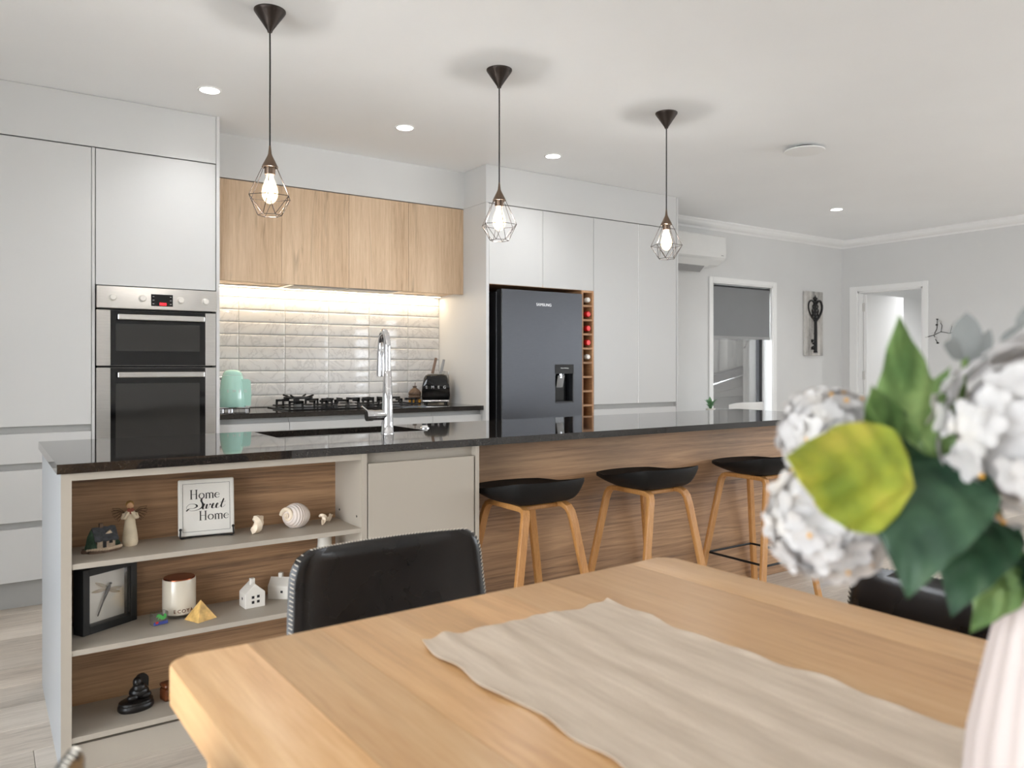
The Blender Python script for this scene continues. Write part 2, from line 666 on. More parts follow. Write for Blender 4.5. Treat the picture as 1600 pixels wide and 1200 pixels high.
# ------------------------------------------------------------------ the room
XL, XR, YB, YK, YF, ZC = -2.4, 7.87, -2.6, 5.10, 5.03, 2.55
floor = struct(G().box(XL - 0.1, XR + 2.7, YB - 0.1, YK + 0.02, -0.12, -0.012).build('floor', 'concrete'))
PW, PL = 0.2, 1.5
pm = {}
row = 0
y = YB
while y < YK - 0.01:
    x = XL - (row * 0.537) % PL
    y1 = min(y + PW, YK)
    while x < XR:
        a, b = max(x, XL), min(x + PL, XR)
        if b - a > 0.02:
            key = (round(b - a, 3), round(y1 - y, 3))
            if key not in pm:
                o = G().box(0.0007, b - a - 0.0007, 0.0007, y1 - y - 0.0007, -0.012, 0, 0.0012).build('plank', 'floor_oak', floor)
                pm[key] = o.data
            else:
                o = bpy.data.objects.new('plank', pm[key])
                COL.objects.link(o)
                o.parent = floor
            o.location = (a, y, 0)
        x += PL
    y += PW
    row += 1

g = G()
g.box(XL - 0.1, XR + 0.1, YB - 0.1, 5.3, ZC, ZC + 0.15)
g.box(XR + 0.1, XR + 2.8, 2.7, 5.3, ZC, ZC + 0.15)
struct(g.build('ceiling', 'ceiling_paint'))
# kitchen wall, and the wall with the window further along
struct(G().box(XL - 0.1, 4.69, YK, YK + 0.15, -0.1, ZC).build('wall_kitchen', 'wall_paint'))
WX0, WX1, WZ0, WZ1 = 5.753, 6.655, 0.42, 1.985
g = G()
g.box(4.69, WX0, YF, YF + 0.16, -0.1, ZC)
g.box(WX1, XR + 0.1, YF, YF + 0.16, -0.1, ZC)
g.box(WX0, WX1, YF, YF + 0.16, -0.1, WZ0)
g.box(WX0, WX1, YF, YF + 0.16, WZ1, ZC)
struct(g.build('wall_back', 'wall_paint'))
# right wall with the doorway
DY0, DY1, DZ = 4.13, 4.845, 1.99
g = G()
g.box(XR, XR + 0.1, YB - 0.1, -2.1, -0.1, ZC)
g.box(XR, XR + 0.1, 1.3, DY0, -0.1, ZC)
g.box(XR, XR + 0.1, -2.1, 1.3, -0.1, 0.9)
g.box(XR, XR + 0.1, -2.1, 1.3, 2.12, ZC)
g.box(XR, XR + 0.1, DY1, YF, -0.1, ZC)
g.box(XR, XR + 0.1, DY0, DY1, DZ, ZC)
struct(g.build('wall_right', 'wall_paint'))
# left wall with the sliding door opening, wall behind the viewer
g = G()
g.box(XL - 0.1, XL, YB - 0.1, -1.8, -0.1, ZC)
g.box(XL - 0.1, XL, 2.2, YK, -0.1, ZC)
g.box(XL - 0.1, XL, -1.8, 2.2, 2.12, ZC)
struct(g.build('wall_left', 'wall_paint'))
g = G()
g.box(XL, 5.8, YB - 0.1, YB, -0.1, ZC)
g.box(7.4, XR, YB - 0.1, YB, -0.1, ZC)
g.box(5.8, 7.4, YB - 0.1, YB, 2.12, ZC)
g.box(5.8, 7.4, YB - 0.1, YB, -0.1, 0.9)
struct(g.build('wall_front', 'wall_paint'))
# hall behind the doorway
g = G()
g.box(XR + 2.6, XR + 2.7, 2.9, 5.3, -0.1, ZC)
g.box(XR + 0.1, XR + 2.7, 5.19, 5.3, -0.1, ZC)
g.box(XR + 0.1, XR + 2.7, 2.8, 2.9, -0.1, ZC)
struct(g.build('wall_hall', 'trim_white'))
# boxed-in wall above the oak cabinets
struct(G().box(1.095, 2.83, 4.735, YK, 2.292, ZC).build('wall_bulkhead', 'wall_paint'))


def slider(name, ax, p, a0, a1, z1, zs=0.0):
    """big aluminium sliding door: frame, mullions, panes"""
    o = bpy.data.objects.new(name, None)
    COL.objects.link(o)
    struct(o)
    n = 3 if a1 - a0 > 3.5 else 2
    st = (a1 - a0) / n

    def B(u0, u1, z0, z1_, d0, d1):
        return G().box(d0, d1, u0, u1, z0, z1_) if ax == 'x' else G().box(u0, u1, d0, d1, z0, z1_)
    B(a0, a1, z1 - 0.05, z1, p, p + 0.08).build('head_frame', 'aluminium_dark', o)
    B(a0, a1, zs, zs + 0.03, p, p + 0.08).build('sill_frame', 'aluminium_dark', o)
    for i in range(n + 1):
        c = a0 + 0.02 + (a1 - a0 - 0.04) * i / n
        B(c - 0.02, c + 0.02, zs + 0.03, z1 - 0.05, p + 0.01, p + 0.07).build('mullion', 'aluminium_dark', o)
    for i in range(n):
        c0 = a0 + 0.02 + (a1 - a0 - 0.04) * i / n
        c1 = a0 + 0.02 + (a1 - a0 - 0.04) * (i + 1) / n
        B(c0 + 0.02, c1 - 0.02, zs + 0.03, z1 - 0.05, p + 0.037, p + 0.043).build('pane', 'pane', o)


slider('window_2', 'x', XL - 0.1, -1.8, 2.2, 2.12)
slider('added_window_3', 'y', YB - 0.1, 5.8, 7.4, 2.12, 0.9)  # unseen window, added as fill light from behind the viewer
slider('added_window_4', 'x', XR + 0.01, -2.1, 1.3, 2.12, 0.9)  # unseen window, added to light the right side of the room

# coved cornices in the far corner
def cornice(name, fn, a0, a1):
    prof = [(0, 0), (0.0, -0.078), (0.006, -0.078), (0.014, -0.062)] + [(0.014 + 0.062 * math.sin(R(t)) ** 1.2, -0.062 + 0.05 * (1 - math.cos(R(t)))) for t in (20, 40, 60, 80)] + [(0.085, -0.010), (0.085, 0)]
    g = G()
    va = [g.bm.verts.new(fn(a0, d, ZC + z)) for d, z in prof]
    vb = [g.bm.verts.new(fn(a1, d, ZC + z)) for d, z in prof]
    n = len(prof)
    g.bm.faces.new(va)
    g.bm.faces.new(vb[::-1])
    for i in range(n):
        g.bm.faces.new((va[i], vb[i], vb[(i + 1) % n], va[(i + 1) % n]))
    struct(g.build(name, 'trim_white'))


cornice('trim_1', lambda a, d, z: (a, YF - d, z), 4.69, XR)
cornice('trim_2', lambda a, d, z: (XR - d, a, z), YB, YF)
struct(G().box(4.69, WX0, YF - 0.014, YF, 0, 0.09, 0.004).build('baseboard_back', 'trim_white'))
struct(G().box(XR - 0.014, XR, YB, DY0 - 0.06, 0, 0.09, 0.004).build('baseboard_right', 'trim_white'))

# window with dark sash behind a white architrave
w = bpy.data.objects.new('window_1', None)
COL.objects.link(w)
struct(w)
fr = 0.048
for nm, b in (('architrave', (WX0 - fr, WX0, WZ0 - fr, WZ1 + fr)), ('architrave', (WX1, WX1 + fr + 0.01, WZ0 - fr, WZ1 + fr)), ('architrave', (WX0, WX1, WZ1, WZ1 + fr)), ('architrave', (WX0, WX1, WZ0 - fr, WZ0))):
    G().box(b[0], b[1], YF - 0.018, YF, b[2], b[3], 0.004).build(nm, 'trim_white', w)
for b in ((WX0, WX0 + 0.012, WZ0, WZ1), (WX1 - 0.012, WX1, WZ0, WZ1), (WX0, WX1, WZ1 - 0.012, WZ1), (WX0, WX1, WZ0, WZ0 + 0.012)):
    G().box(b[0], b[1], YF - 0.01, YF + 0.16, b[2], b[3]).build('reveal', 'trim_white', w)
i0, i1, k0, k1 = WX0 + 0.012, WX1 - 0.012, WZ0 + 0.012, WZ1 - 0.012
for b in ((i0, i0 + 0.035, k0, k1), (i1 - 0.05, i1, k0, k1), (i0, i1, k1 - 0.035, k1), (i0, i1, k0, k0 + 0.035)):
    G().box(b[0], b[1], YF + 0.11, YF + 0.15, b[2], b[3], 0.003).build('sash', 'aluminium_dark', w)
G().box(i0 + 0.035, i1 - 0.05, YF + 0.128, YF + 0.132, k0 + 0.035, k1 - 0.035).build('pane', 'pane', w)

# doorway: jambs, architrave, door leaf standing open into the hall
d = bpy.data.objects.new('door_1', None)
COL.objects.link(d)
struct(d)
for b in ((DY0 - 0.052, DY0 + 0.004, 0, DZ + 0.05), (DY1 - 0.004, DY1 + 0.085, 0, DZ + 0.05), (DY0, DY1, DZ - 0.004, DZ + 0.05)):
    G().box(XR - 0.016, XR, b[0], b[1], b[2], b[3], 0.004).build('architrave', 'trim_white', d)
for b in ((DY0, DY0 + 0.02, 0, DZ), (DY1 - 0.02, DY1, 0, DZ), (DY0, DY1, DZ - 0.02, DZ)):
    G().box(XR - 0.002, XR + 0.1, b[0], b[1], b[2], b[3]).build('jamb', 'trim_white', d)
leaf = G().box(XR + 0.075, XR + 0.075 + 0.74, DY1 - 0.062, DY1 - 0.026, 0.01, DZ - 0.03, 0.002).build('door_leaf', 'trim_white', d)
for z in (1.82, 1.08, 0.2):
    G().box(XR + 0.062, XR + 0.078, DY1 - 0.040, DY1 - 0.020, z - 0.045, z + 0.045, 0.003).build('hinge', 'steel', leaf)
G().cyl((XR + 0.75, DY1 - 0.06, 1.0), (XR + 0.75, DY1 - 0.11, 1.0), 0.012).build('door_handle', 'steel', leaf)

# ------------------------------------------------------------------ outside the window: grey timber fence
fy = 6.35
t = thing('paling_fence', 'weathered grey timber fence seen through the far window', 'fence', (7.0, fy, 0))
random.seed(3)
rail = lambda x: 1.03 + (x - 7.26) * 0.20       # lower rail rises to the right
x = 5.4
i = 0
post_x = 7.83
while x < 9.4:
    wd = 0.148
    G().prism([(x, rail(x)), (x + wd, rail(x + wd)), (x + wd, 2.5), (x, 2.5)], fy, fy + 0.018 + 0.004 * (i % 2), 'xz').build('paling', 'fence_wood', t, True)
    x += wd + 0.006
    i += 1
G().prism([(5.4, rail(5.4) - 0.06), (9.4, rail(9.4) - 0.06), (9.4, rail(9.4) + 0.05), (5.4, rail(5.4) + 0.05)], fy - 0.05, fy - 0.004, 'xz').build('rail', 'fence_rail', t, True)
G().box(post_x - 0.06, post_x + 0.06, fy - 0.15, fy - 0.052, -0.1, 2.5, 0.004).build('post', 'fence_wood', t, True)
# boards of the retaining wall under the rail
for z0, z1 in ((-0.1, 0.376), (0.38, 0.596), (0.60, 0.806)):
    G().box(5.4, post_x + 0.075, fy - 0.03, fy + 0.01, z0, z1, 0.003).build('board', 'fence_board', t, True)
G().box(5.4, post_x + 0.075, fy + 0.012, fy + 0.02, -0.1, 0.90).build('backing_board', 'fence_rail', t, True)
sl = lambda x: 0.85 + (x - 7.26) * 0.13
px1 = post_x + 0.075
G().prism([(7.0, 0.81), (px1, 0.81), (px1, sl(px1)), (7.0, sl(7.0))], fy - 0.03, fy + 0.01, 'xz').build('board', 'fence_board', t, True)
G().prism([(7.0, sl(7.0) + 0.005), (px1, sl(px1) + 0.005), (px1, rail(px1) - 0.072), (7.0, rail(7.0) - 0.090)], fy - 0.03, fy + 0.01, 'xz').build('board', 'fence_board', t, True)
x = post_x + 0.08
while x < 9.4:
    G().prism([(x, -0.1), (x + 0.2, -0.1), (x + 0.2, rail(x + 0.2) - 0.07), (x, rail(x) - 0.07)], fy - 0.03, fy - 0.006, 'xz').build('paling', 'fence_wood', t, True)
    x += 0.206
struct(G().box(-8, 16, YK + 0.2, 9, -0.3, -0.12).build('ground', 'bounce_paving'))
struct(G().box(-8, XL - 0.12, -9, YK + 0.2, -0.3, -0.12).build('ground', 'bounce_paving'))
struct(G().box(XL - 0.12, 16, -9, YB - 0.12, -0.3, -0.12).build('ground', 'bounce_paving'))
struct(G().box(XR + 2.72, 16, YB - 0.12, YK + 0.2, -0.3, -0.12).build('ground', 'bounce_paving'))

# ------------------------------------------------------------------ left tower: tall door above drawers
YT = 4.44           # face of the tall units
t = thing('tall_cabinet', 'pale grey tall cabinet with one big door above three wide drawers', 'cabinet', (-0.1, YT, 0))
X0, X1 = -0.75, 0.484
G().box(X0, X1, YT + 0.022, YK - 0.03, 0.138, 2.287).build('carcass', 'channel_grey', t, True)
G().box(X0, X1, YT + 0.06, YT + 0.08, 0.0, 0.138).build('kickboard', 'channel_grey', t, True)
G().box(0.4705, X1, YT, YT + 0.022, 0.138, 2.287).build('edge_panel', 'cabinet_white', t, True)
G().box(-0.135, 0.468, YT, YT + 0.02, 0.887, 2.285, 0.0015).build('door', 'cabinet_white', t, True)
G().box(X0, -0.139, YT, YT + 0.02, 0.887, 2.285, 0.0015).build('door', 'cabinet_white', t, True)
for z0, z1 in ((0.708, 0.852), (0.425, 0.675), (0.138, 0.393)):
    G().box(X0, 0.468, YT, YT + 0.02, z0, z1, 0.0015).build('drawer', 'cabinet_white', t, True)
G().box(X0, 1.0735, YT, YT + 0.02, 2.291, ZC - 0.002).build('top_filler', 'cabinet_white', t, True)

# ------------------------------------------------------------------ oven tower
t = thing('oven_cabinet', 'pale grey oven tower with a square door above the double oven', 'cabinet', (0.78, YT, 0))
G().box(0.486, 1.072, YT + 0.022, YK - 0.03, 1.60, 2.287).build('carcass', 'channel_grey', t, True)
G().box(0.4865, 1.072, YT + 0.022, YK - 0.03, 0.138, 0.685).build('carcass', 'channel_grey', t, True)
G().box(1.0745, 1.092, YT - 0.004, YK - 0.002, 0, ZC).build('side_panel', 'cabinet_white', t, True)
G().box(0.488, 1.071, YT, YT + 0.02, 1.594, 2.285, 0.0015).build('door', 'cabinet_white', t, True)
for z0, z1 in ((0.425, 0.68), (0.138, 0.393)):
    G().box(0.488, 1.071, YT, YT + 0.02, z0, z1, 0.0015).build('drawer', 'cabinet_white', t, True)
G().box(0.486, 1.072, YT + 0.06, YT + 0.08, 0, 0.138).build('kickboard', 'channel_grey', t, True)

# ------------------------------------------------------------------ double oven
OX0, OX1 = 0.489, 1.071
t = thing('double_oven', 'stainless steel double oven with two dark glass doors and red clock', 'oven', (0.78, YT, 0.69))
G().box(OX0 + 0.01, OX1 - 0.01, YT + 0.03, YT + 0.55, 0.695, 1.585).build('body', 'black_matte', t, True)
pn = G().box(OX0, OX1, YT - 0.022, YT + 0.03, 1.476, 1.588, 0.002).build('control_panel', 'steel', t, True)
for kx, kz in ((0.562, 1.531), (0.700, 1.531), (0.886, 1.529), (1.012, 1.527)):
    G().lathe([(0.019, 0), (0.019, 0.004), (0.016, 0.006), (0.0155, 0.021), (0.013, 0.024), (0, 0.024)], seg=20).xf(Matrix.Translation((kx, YT - 0.022, kz)) @ Matrix.Rotation(R(90), 4, 'X')).build('knob', 'white_foil', pn, True, smooth=True)
ds = G().box(0.742, 0.848, YT - 0.0245, YT - 0.021, 1.494, 1.556, 0.001).build('display', 'black_gloss', t, True)
g = G()
for k in range(4):                       # clock digits
    a = 0.783 + k * 0.0088
    g.box(a, a + 0.0015, YT - 0.0255, YT - 0.0244, 1.500, 1.512)
    g.box(a + 0.0045, a + 0.006, YT - 0.0255, YT - 0.0244, 1.500, 1.512)
    g.box(a, a + 0.006, YT - 0.0255, YT - 0.0244, 1.5105, 1.512)
    g.box(a, a + 0.006, YT - 0.0255, YT - 0.0244, 1.500, 1.5015)
g.build('clock_digits', 'display_red', ds, True)
g = G()
for kx in (0.753, 0.837):
    for kz in (1.506, 1.525, 1.544):
        g.box(kx - 0.004, kx + 0.004, YT - 0.0253, YT - 0.0244, kz - 0.001, kz + 0.001)
g.build('touch_marks', 'white_plastic', ds, True)
for z0, z1, w0, w1 in ((1.182, 1.468, 1.258, 1.398), (0.70, 1.172, 0.755, 1.09)):
    dr = G().box(OX0, OX1, YT - 0.008, YT + 0.018, z0, z1, 0.002).build('oven_door', 'steel', t, True)
    G().box(OX0 + 0.064, OX1 - 0.056, YT - 0.012, YT - 0.0075, z0 + 0.002, z1 - 0.002).build('door_glass', 'black_gloss', dr, True)
    G().box(OX0 + 0.088, OX1 - 0.085, YT - 0.0128, YT - 0.0118, w0, w1).build('viewing_pane', 'oven_pane', dr, True) if 'oven_pane' in MATS else None
    hz = z1 - 0.037
    h = G().box(OX0 + 0.093, OX1 - 0.067, YT - 0.052, YT - 0.040, hz - 0.0145, hz + 0.0145, 0.004, 2).build('handle', 'steel', dr, True)
    g = G()
    for hx in (OX0 + 0.12, OX1 - 0.095):
        g.box(hx - 0.008, hx + 0.008, YT - 0.041, YT - 0.0118, hz - 0.008, hz + 0.008)
    g.build('handle_mount', 'steel', dr, True)

# ------------------------------------------------------------------ oak wall cabinets, LED strip, rangehood
UY, UZ0, UZ1 = 4.735, 1.685, 2.288
ub = [1.096, 1.532, 1.969, 2.398, 2.829]
lab = ['oak wall cabinet directly beside the oven tower', 'second oak wall cabinet from the oven tower', 'third oak wall cabinet from the oven tower', 'oak wall cabinet next to the white fridge side panel']
for i in range(4):
    a, b = ub[i], ub[i + 1]
    t = thing('wall_cabinet', lab[i], 'cabinet', ((a + b) / 2, UY, UZ0), 0, 'oak wall cabinets over the hob')
    G().box(a + 0.0005, b - 0.0005, UY + 0.019, YK - 0.012, UZ0 + 0.012, UZ1).build('carcass', 'oak_upper', t, True)
    G().box(a + 0.001, b - 0.001, UY, UY + 0.018, UZ0, UZ1 - 0.003, 0.0008).build('door', 'oak_upper', t, True)
t = thing('rangehood', 'slim built-in rangehood set in the underside of the oak cabinets', 'rangehood', (1.99, 4.90, UZ0 + 0.012))
G().box(1.60, 2.38, 4.78, 5.03, UZ0 + 0.002, UZ0 + 0.0115, 0.002).build('grille_frame', 'steel', t, True)
for k in range(2):
    G().box(1.63 + k * 0.37, 1.98 + k * 0.37, 4.80, 5.01, UZ0 - 0.001, UZ0 + 0.0018).build('filter', 'grey_plastic', t, True)
t = thing('led_strip', 'warm glowing LED strip under the oak wall cabinets', 'light', (1.96, 5.045, UZ0 + 0.0118))
G().box(1.11, 2.815, 5.035, 5.055, UZ0 + 0.003, UZ0 + 0.0115).build('channel', 'white_plastic', t, True)
G().box(1.115, 2.81, 5.037, 5.053, UZ0 - 0.001, UZ0 + 0.0028).build('diffuser', 'strip_glow', t, True)
L = bpy.data.lights.new('strip_lamp', 'AREA')
L.shape = 'RECTANGLE'
L.size = 1.68
L.size_y = 0.016
L.energy = STRIP_W
L.color = (1.0, 0.80, 0.55)
o = bpy.data.objects.new('strip_lamp', L)
COL.objects.link(o)
o.parent = t
o.location = (0, 0, -0.016)

# ------------------------------------------------------------------ tiled splashback
TY = 5.088
t = thing('tiled_splashback', 'glossy marbled white tile splashback laid in straight stacked rows', 'splashback', (1.97, TY, 0.912))
G().box(1.093, 2.829, TY + 0.004, YK - 0.0005, 0.913, UZ0 + 0.011).build('grout', 'grey_plastic', t, True)
tx = [1.093, 1.369, 1.668, 1.968, 2.268, 2.570, 2.829]
tzs = [0.913] + [0.990 + 0.0789 * k for k in range(9)] + [UZ0 + 0.010]
tm = {}
random.seed(5)
for r_ in range(len(tzs) - 1):
    for c in range(6):
        wd = tx[c + 1] - tx[c] - 0.0024
        ht = tzs[r_ + 1] - tzs[r_] - 0.0024
        key = (round(wd, 3), round(ht, 3))
        if key not in tm:
            def pil(u, v):
                e = min(u, 1 - u) * wd
                e2 = min(v, 1 - v) * ht
                k = min(1, e / 0.006) ** 0.5 * min(1, e2 / 0.006) ** 0.5
                return (u * wd, -0.0020 * k, v * ht)
            us = [0, 0.008, 0.03, 0.5, 0.97, 0.992, 1]
            vsl = [0, 0.04, 0.14, 0.5, 0.86, 0.96, 1]
            g = G()
            g.grid(7, 7, lambda u, v: pil(us[round(u * 6)], vsl[round(v * 6)]), (0, 0.004, 0))
            ob = g.build('tile', 'tile_glaze', t, smooth=70)
            tm[key] = ob.data
        else:
            ob = bpy.data.objects.new('tile', tm[key])
            COL.objects.link(ob)
            ob.parent = t
        ob.location = (tx[c] + 0.0012 - 1.97, 0, tzs[r_] + 0.0012 - 0.912)
        ob.rotation_euler = (R(random.uniform(-0.15, 0.15)), 0, R(random.uniform(-0.08, 0.08)))

# ------------------------------------------------------------------ rear worktop and drawers below it
BZ = 0.912
tag(G().box(1.0935, 2.829, 4.466, TY - 0.001, BZ - 0.030, BZ, 0.0015).build('rear_worktop', 'granite'), 'black granite worktop along the tiled wall under the oak cabinets', 'worktop')
lab = ['white drawer unit below the mint kettle', 'white drawer unit below the gas hob', 'white drawer unit below the black toaster']
for i, (a, b) in enumerate(((1.094, 1.50), (1.50, 2.45), (2.45, 2.829))):
    t = thing('base_cabinet', lab[i], 'cabinet', ((a + b) / 2, 4.49, 0), 0, 'base cabinets behind the island')
    G().box(a + 0.001, b - 0.001, 4.512, YK - 0.02, 0.138, BZ - 0.031).build('carcass', 'channel_grey', t, True)
    for z0, z1 in ((0.64, 0.852), (0.39, 0.605), (0.138, 0.355)):
        G().box(a + 0.0015, b - 0.0015, 4.49, 4.51, z0, z1, 0.0012).build('drawer', 'cabinet_white', t, True)
    G().box(a + 0.001, b - 0.001, 4.54, 4.556, 0, 0.138).build('kickboard', 'channel_grey', t, True)

# ------------------------------------------------------------------ fridge enclosure
t = thing('fridge_surround', 'white cupboards and side panel built round the dark fridge', 'cabinet', (3.3, YT, 0))
G().box(2.83, 2.853, YT - 0.002, YK - 0.002, 0, 2.289).build('side_panel', 'cabinet_white', t, True)
G().box(2.83, 2.853, YT - 0.002, YK - 0.002, 2.291, ZC - 0.002).build('side_panel', 'cabinet_white', t, True)
G().box(2.854, 3.781, YT + 0.022, YK - 0.03, 1.762, 2.287).build('carcass', 'oak_rack', t, True)
G().box(2.854, 3.781, YT + 0.002, YK - 0.2, 1.738, 1.760).build('niche_top', 'oak_rack', t, True)
for a, b in ((2.856, 3.308), (3.311, 3.780)):
    G().box(a, b, YT, YT + 0.02, 1.740, 2.285, 0.0012).build('door', 'cabinet_white', t, True)
G().box(2.854, 4.655, YT, YT + 0.02, 2.291, ZC - 0.002).build('top_filler', 'cabinet_white', t, True)

# fridge
FX0, FX1, FY = 2.925, 3.625, 4.385
t = thing('refrigerator', 'dark brushed steel fridge with a water dispenser in its door', 'refrigerator', (3.275, 4.7, 0))
G().box(FX0 + 0.004, FX1 - 0.004, FY + 0.075, 5.03, 0.03, 1.695, 0.006).build('body', 'fridge_side', t, True)
G().box(FX0 + 0.02, FX1 - 0.02, FY + 0.10, 5.0, 0.0, 0.03).build('base', 'black_matte', t, True)
# upper door with a recess for the dispenser
dx0, dx1, dz0, dz1 = 3.378, 3.545, 0.918, 1.190
g = G()
for b in ((FX0, dx0, 0.70, 1.705), (dx1, FX1, 0.70, 1.705), (dx0, dx1, 0.70, dz0), (dx0, dx1, dz1, 1.705)):
    g.quadbox(b[0], b[1], FY, FY + 0.068, b[2], b[3])
bmesh.ops.remove_doubles(g.bm, verts=g.bm.verts, dist=1e-5)
fd = g.build('fridge_door', 'fridge_steel', t, True)
G().box(FX0 - 0.0012, FX0, FY + 0.001, FY + 0.010, 0.70, 1.705).build('edge_trim', 'chrome', fd, True)
G().box(dx0, dx1, FY + 0.05, FY + 0.066, dz0, dz1).build('dispenser_back', 'black_gloss', fd, True)
G().box(dx0 - 0.002, dx1 + 0.002, FY - 0.003, FY + 0.05, 1.125, dz1 + 0.002, 0.002).build('dispenser_panel', 'black_matte', fd, True)
G().box(dx0, dx1, FY - 0.002, FY + 0.05, dz0 - 0.002, dz0 + 0.010, 0.002).build('drip_tray', 'aluminium_dark', fd, True)
G().box(dx1 - 0.008, dx1 + 0.002, FY - 0.002, FY + 0.02, dz0, 1.125, 0.001).build('dispenser_trim', 'aluminium_dark', fd, True)
G().prism([(FY + 0.018, 1.112), (FY + 0.026, 1.112), (FY + 0.050, 1.030), (FY + 0.042, 1.028)], 3.420, 3.478, 'yz').build('dispenser_lever', 'grey_plastic', fd, True)
G().cyl((3.449, FY + 0.03, 1.125), (3.449, FY + 0.03, 1.095), 0.012).build('nozzle', 'chrome', fd, True, smooth=True)
text('SAMSUNG', 0.028, 'steel', fd, (3.278 - 3.275, FY - 0.0006 - 4.7, 1.610), (R(90), 0, 0), space=1.05)
text('Water Filtration', 0.011, 'white_plastic', fd, (3.462 - 3.275, FY - 0.0036 - 4.7, 1.165), (R(90), 0, 0))
G().box(FX0, FX1, FY, FY + 0.068, 0.06, 0.692, 0.003).build('freezer_drawer', 'fridge_steel', t, True)

# ------------------------------------------------------------------ wine rack with five bottles
RX0, RX1 = 3.664, 3.779
t = thing('wine_rack', 'tall narrow oak wine rack between the fridge and the pantry', 'wine rack', ((RX0 + RX1) / 2, YT, 0))
for a, b in ((RX0, RX0 + 0.015), (RX1 - 0.015, RX1)):
    G().box(a, b, YT - 0.004, YT + 0.42, 0.14, 1.7375).build('upright', 'oak_rack', t, True)
G().box(RX0 + 0.015, RX1 - 0.015, YT + 0.40, YT + 0.42, 0.14, 1.7375).build('back_panel', 'oak_rack', t, True)
rz = [1.7235 - 0.1053 * k for k in range(15)]
for z in rz:
    G().box(RX0 + 0.015, RX1 - 0.015, YT - 0.003, YT + 0.40, z, z + 0.014).build('divider', 'oak_rack', t, True)
G().box(RX0, RX1, YT + 0.05, YT + 0.07, 0, 0.14).build('kickboard', 'channel_grey', t, True)
bl = ['white capped wine bottle in the topmost rack slot', 'red capped wine bottle in the second rack slot from the top', 'red capped wine bottle in the third rack slot from the top', 'red capped wine bottle in the fourth rack slot from the top', 'white topped wine bottle lying below the three red capped bottles']
for k in range(5):
    zc = rz[k + 1] + 0.014 + 0.038
    t = thing('wine_bottle', bl[k], 'bottle', (3.7215, YT + 0.2, rz[k + 1] + 0.014), 0, 'bottles in the wine rack')
    rot = Matrix.Translation((0, -0.205, 0.0375)) @ Matrix.Rotation(R(-90), 4, 'X')
    G().lathe([(0.0135, 0.03), (0.014, 0.075), (0.02, 0.10), (0.034, 0.14), (0.0365, 0.16), (0.0365, 0.30), (0.034, 0.305), (0, 0.30)], seg=18).xf(rot).build('glass_body', 'bottle_glass', t, smooth=True)
    col = 'red_foil' if k in (1, 2, 3) else 'white_foil'
    rc = 0.0215 if k in (1, 2, 3) else 0.0185
    G().lathe([(0, -0.01), (rc * 0.8, -0.01), (rc, -0.004), (rc, 0.022), (0.0150, 0.028), (0.0152, 0.07)], seg=18).xf(rot).build('capsule', col, t, smooth=True)

# ------------------------------------------------------------------ pantry on the right
t = thing('pantry_cabinet', 'pale grey two-door tall pantry on the right end of the kitchen', 'cabinet', (4.23, YT, 0))
G().box(3.782, 4.655, YT + 0.022, YF, 0.138, 2.287).build('carcass', 'channel_grey', t, True)
G().box(4.657, 4.675, YT - 0.002, YF - 0.002, 0, ZC - 0.002).build('end_panel', 'cabinet_white', t, True)
for a, b in ((3.784, 4.233), (4.246, 4.654)):
    G().box(a, b, YT, YT + 0.02, 0.892, 2.285, 0.0012).build('door', 'cabinet_white', t, True)
G().box(4.235, 4.244, YT + 0.001, YT + 0.021, 0.892, 2.285).build('edge_strip', 'trim_white', t, True)
for z0, z1 in ((0.64, 0.855), (0.39, 0.605), (0.138, 0.355)):
    G().box(3.784, 4.654, YT, YT + 0.02, z0, z1, 0.0012).build('drawer', 'cabinet_white', t, True)
G().box(3.782, 4.655, YT + 0.06, YT + 0.08, 0, 0.138).build('kickboard', 'channel_grey', t, True)

# ------------------------------------------------------------------ island
IX0, IX1, IY0, IY1, IZ = 0.182, 4.10, 2.547, 3.371, 0.9
SX0, SX1, SY0, SY1 = 0.962, 1.606, 3.003, 3.333
g = G()
xs, ys = [IX0, SX0, SX1, IX1], [IY0, SY0, SY1, IY1]
for i in range(3):
    for j in range(3):
        if (i, j) != (1, 1):
            g.quadbox(xs[i], xs[i + 1], ys[j], ys[j + 1], IZ - 0.028, IZ)
bmesh.ops.remove_doubles(g.bm, verts=g.bm.verts, dist=1e-5)
dead = [f for f in g.bm.faces if all(len(e.link_faces) > 2 for e in f.edges) and abs(f.normal.z) < 0.5]
seen = {}
for f in list(g.bm.faces):
    k = tuple(sorted(v.index for v in f.verts))
g.bm.verts.index_update()
for f in list(g.bm.faces):
    k = tuple(sorted(v.index for v in f.verts))
    seen.setdefault(k, []).append(f)
bmesh.ops.delete(g.bm, geom=[f for fs in seen.values() if len(fs) > 1 for f in fs], context='FACES_ONLY')
tag(g.build('island_worktop', 'granite'), 'long polished black granite worktop on the kitchen island', 'worktop')

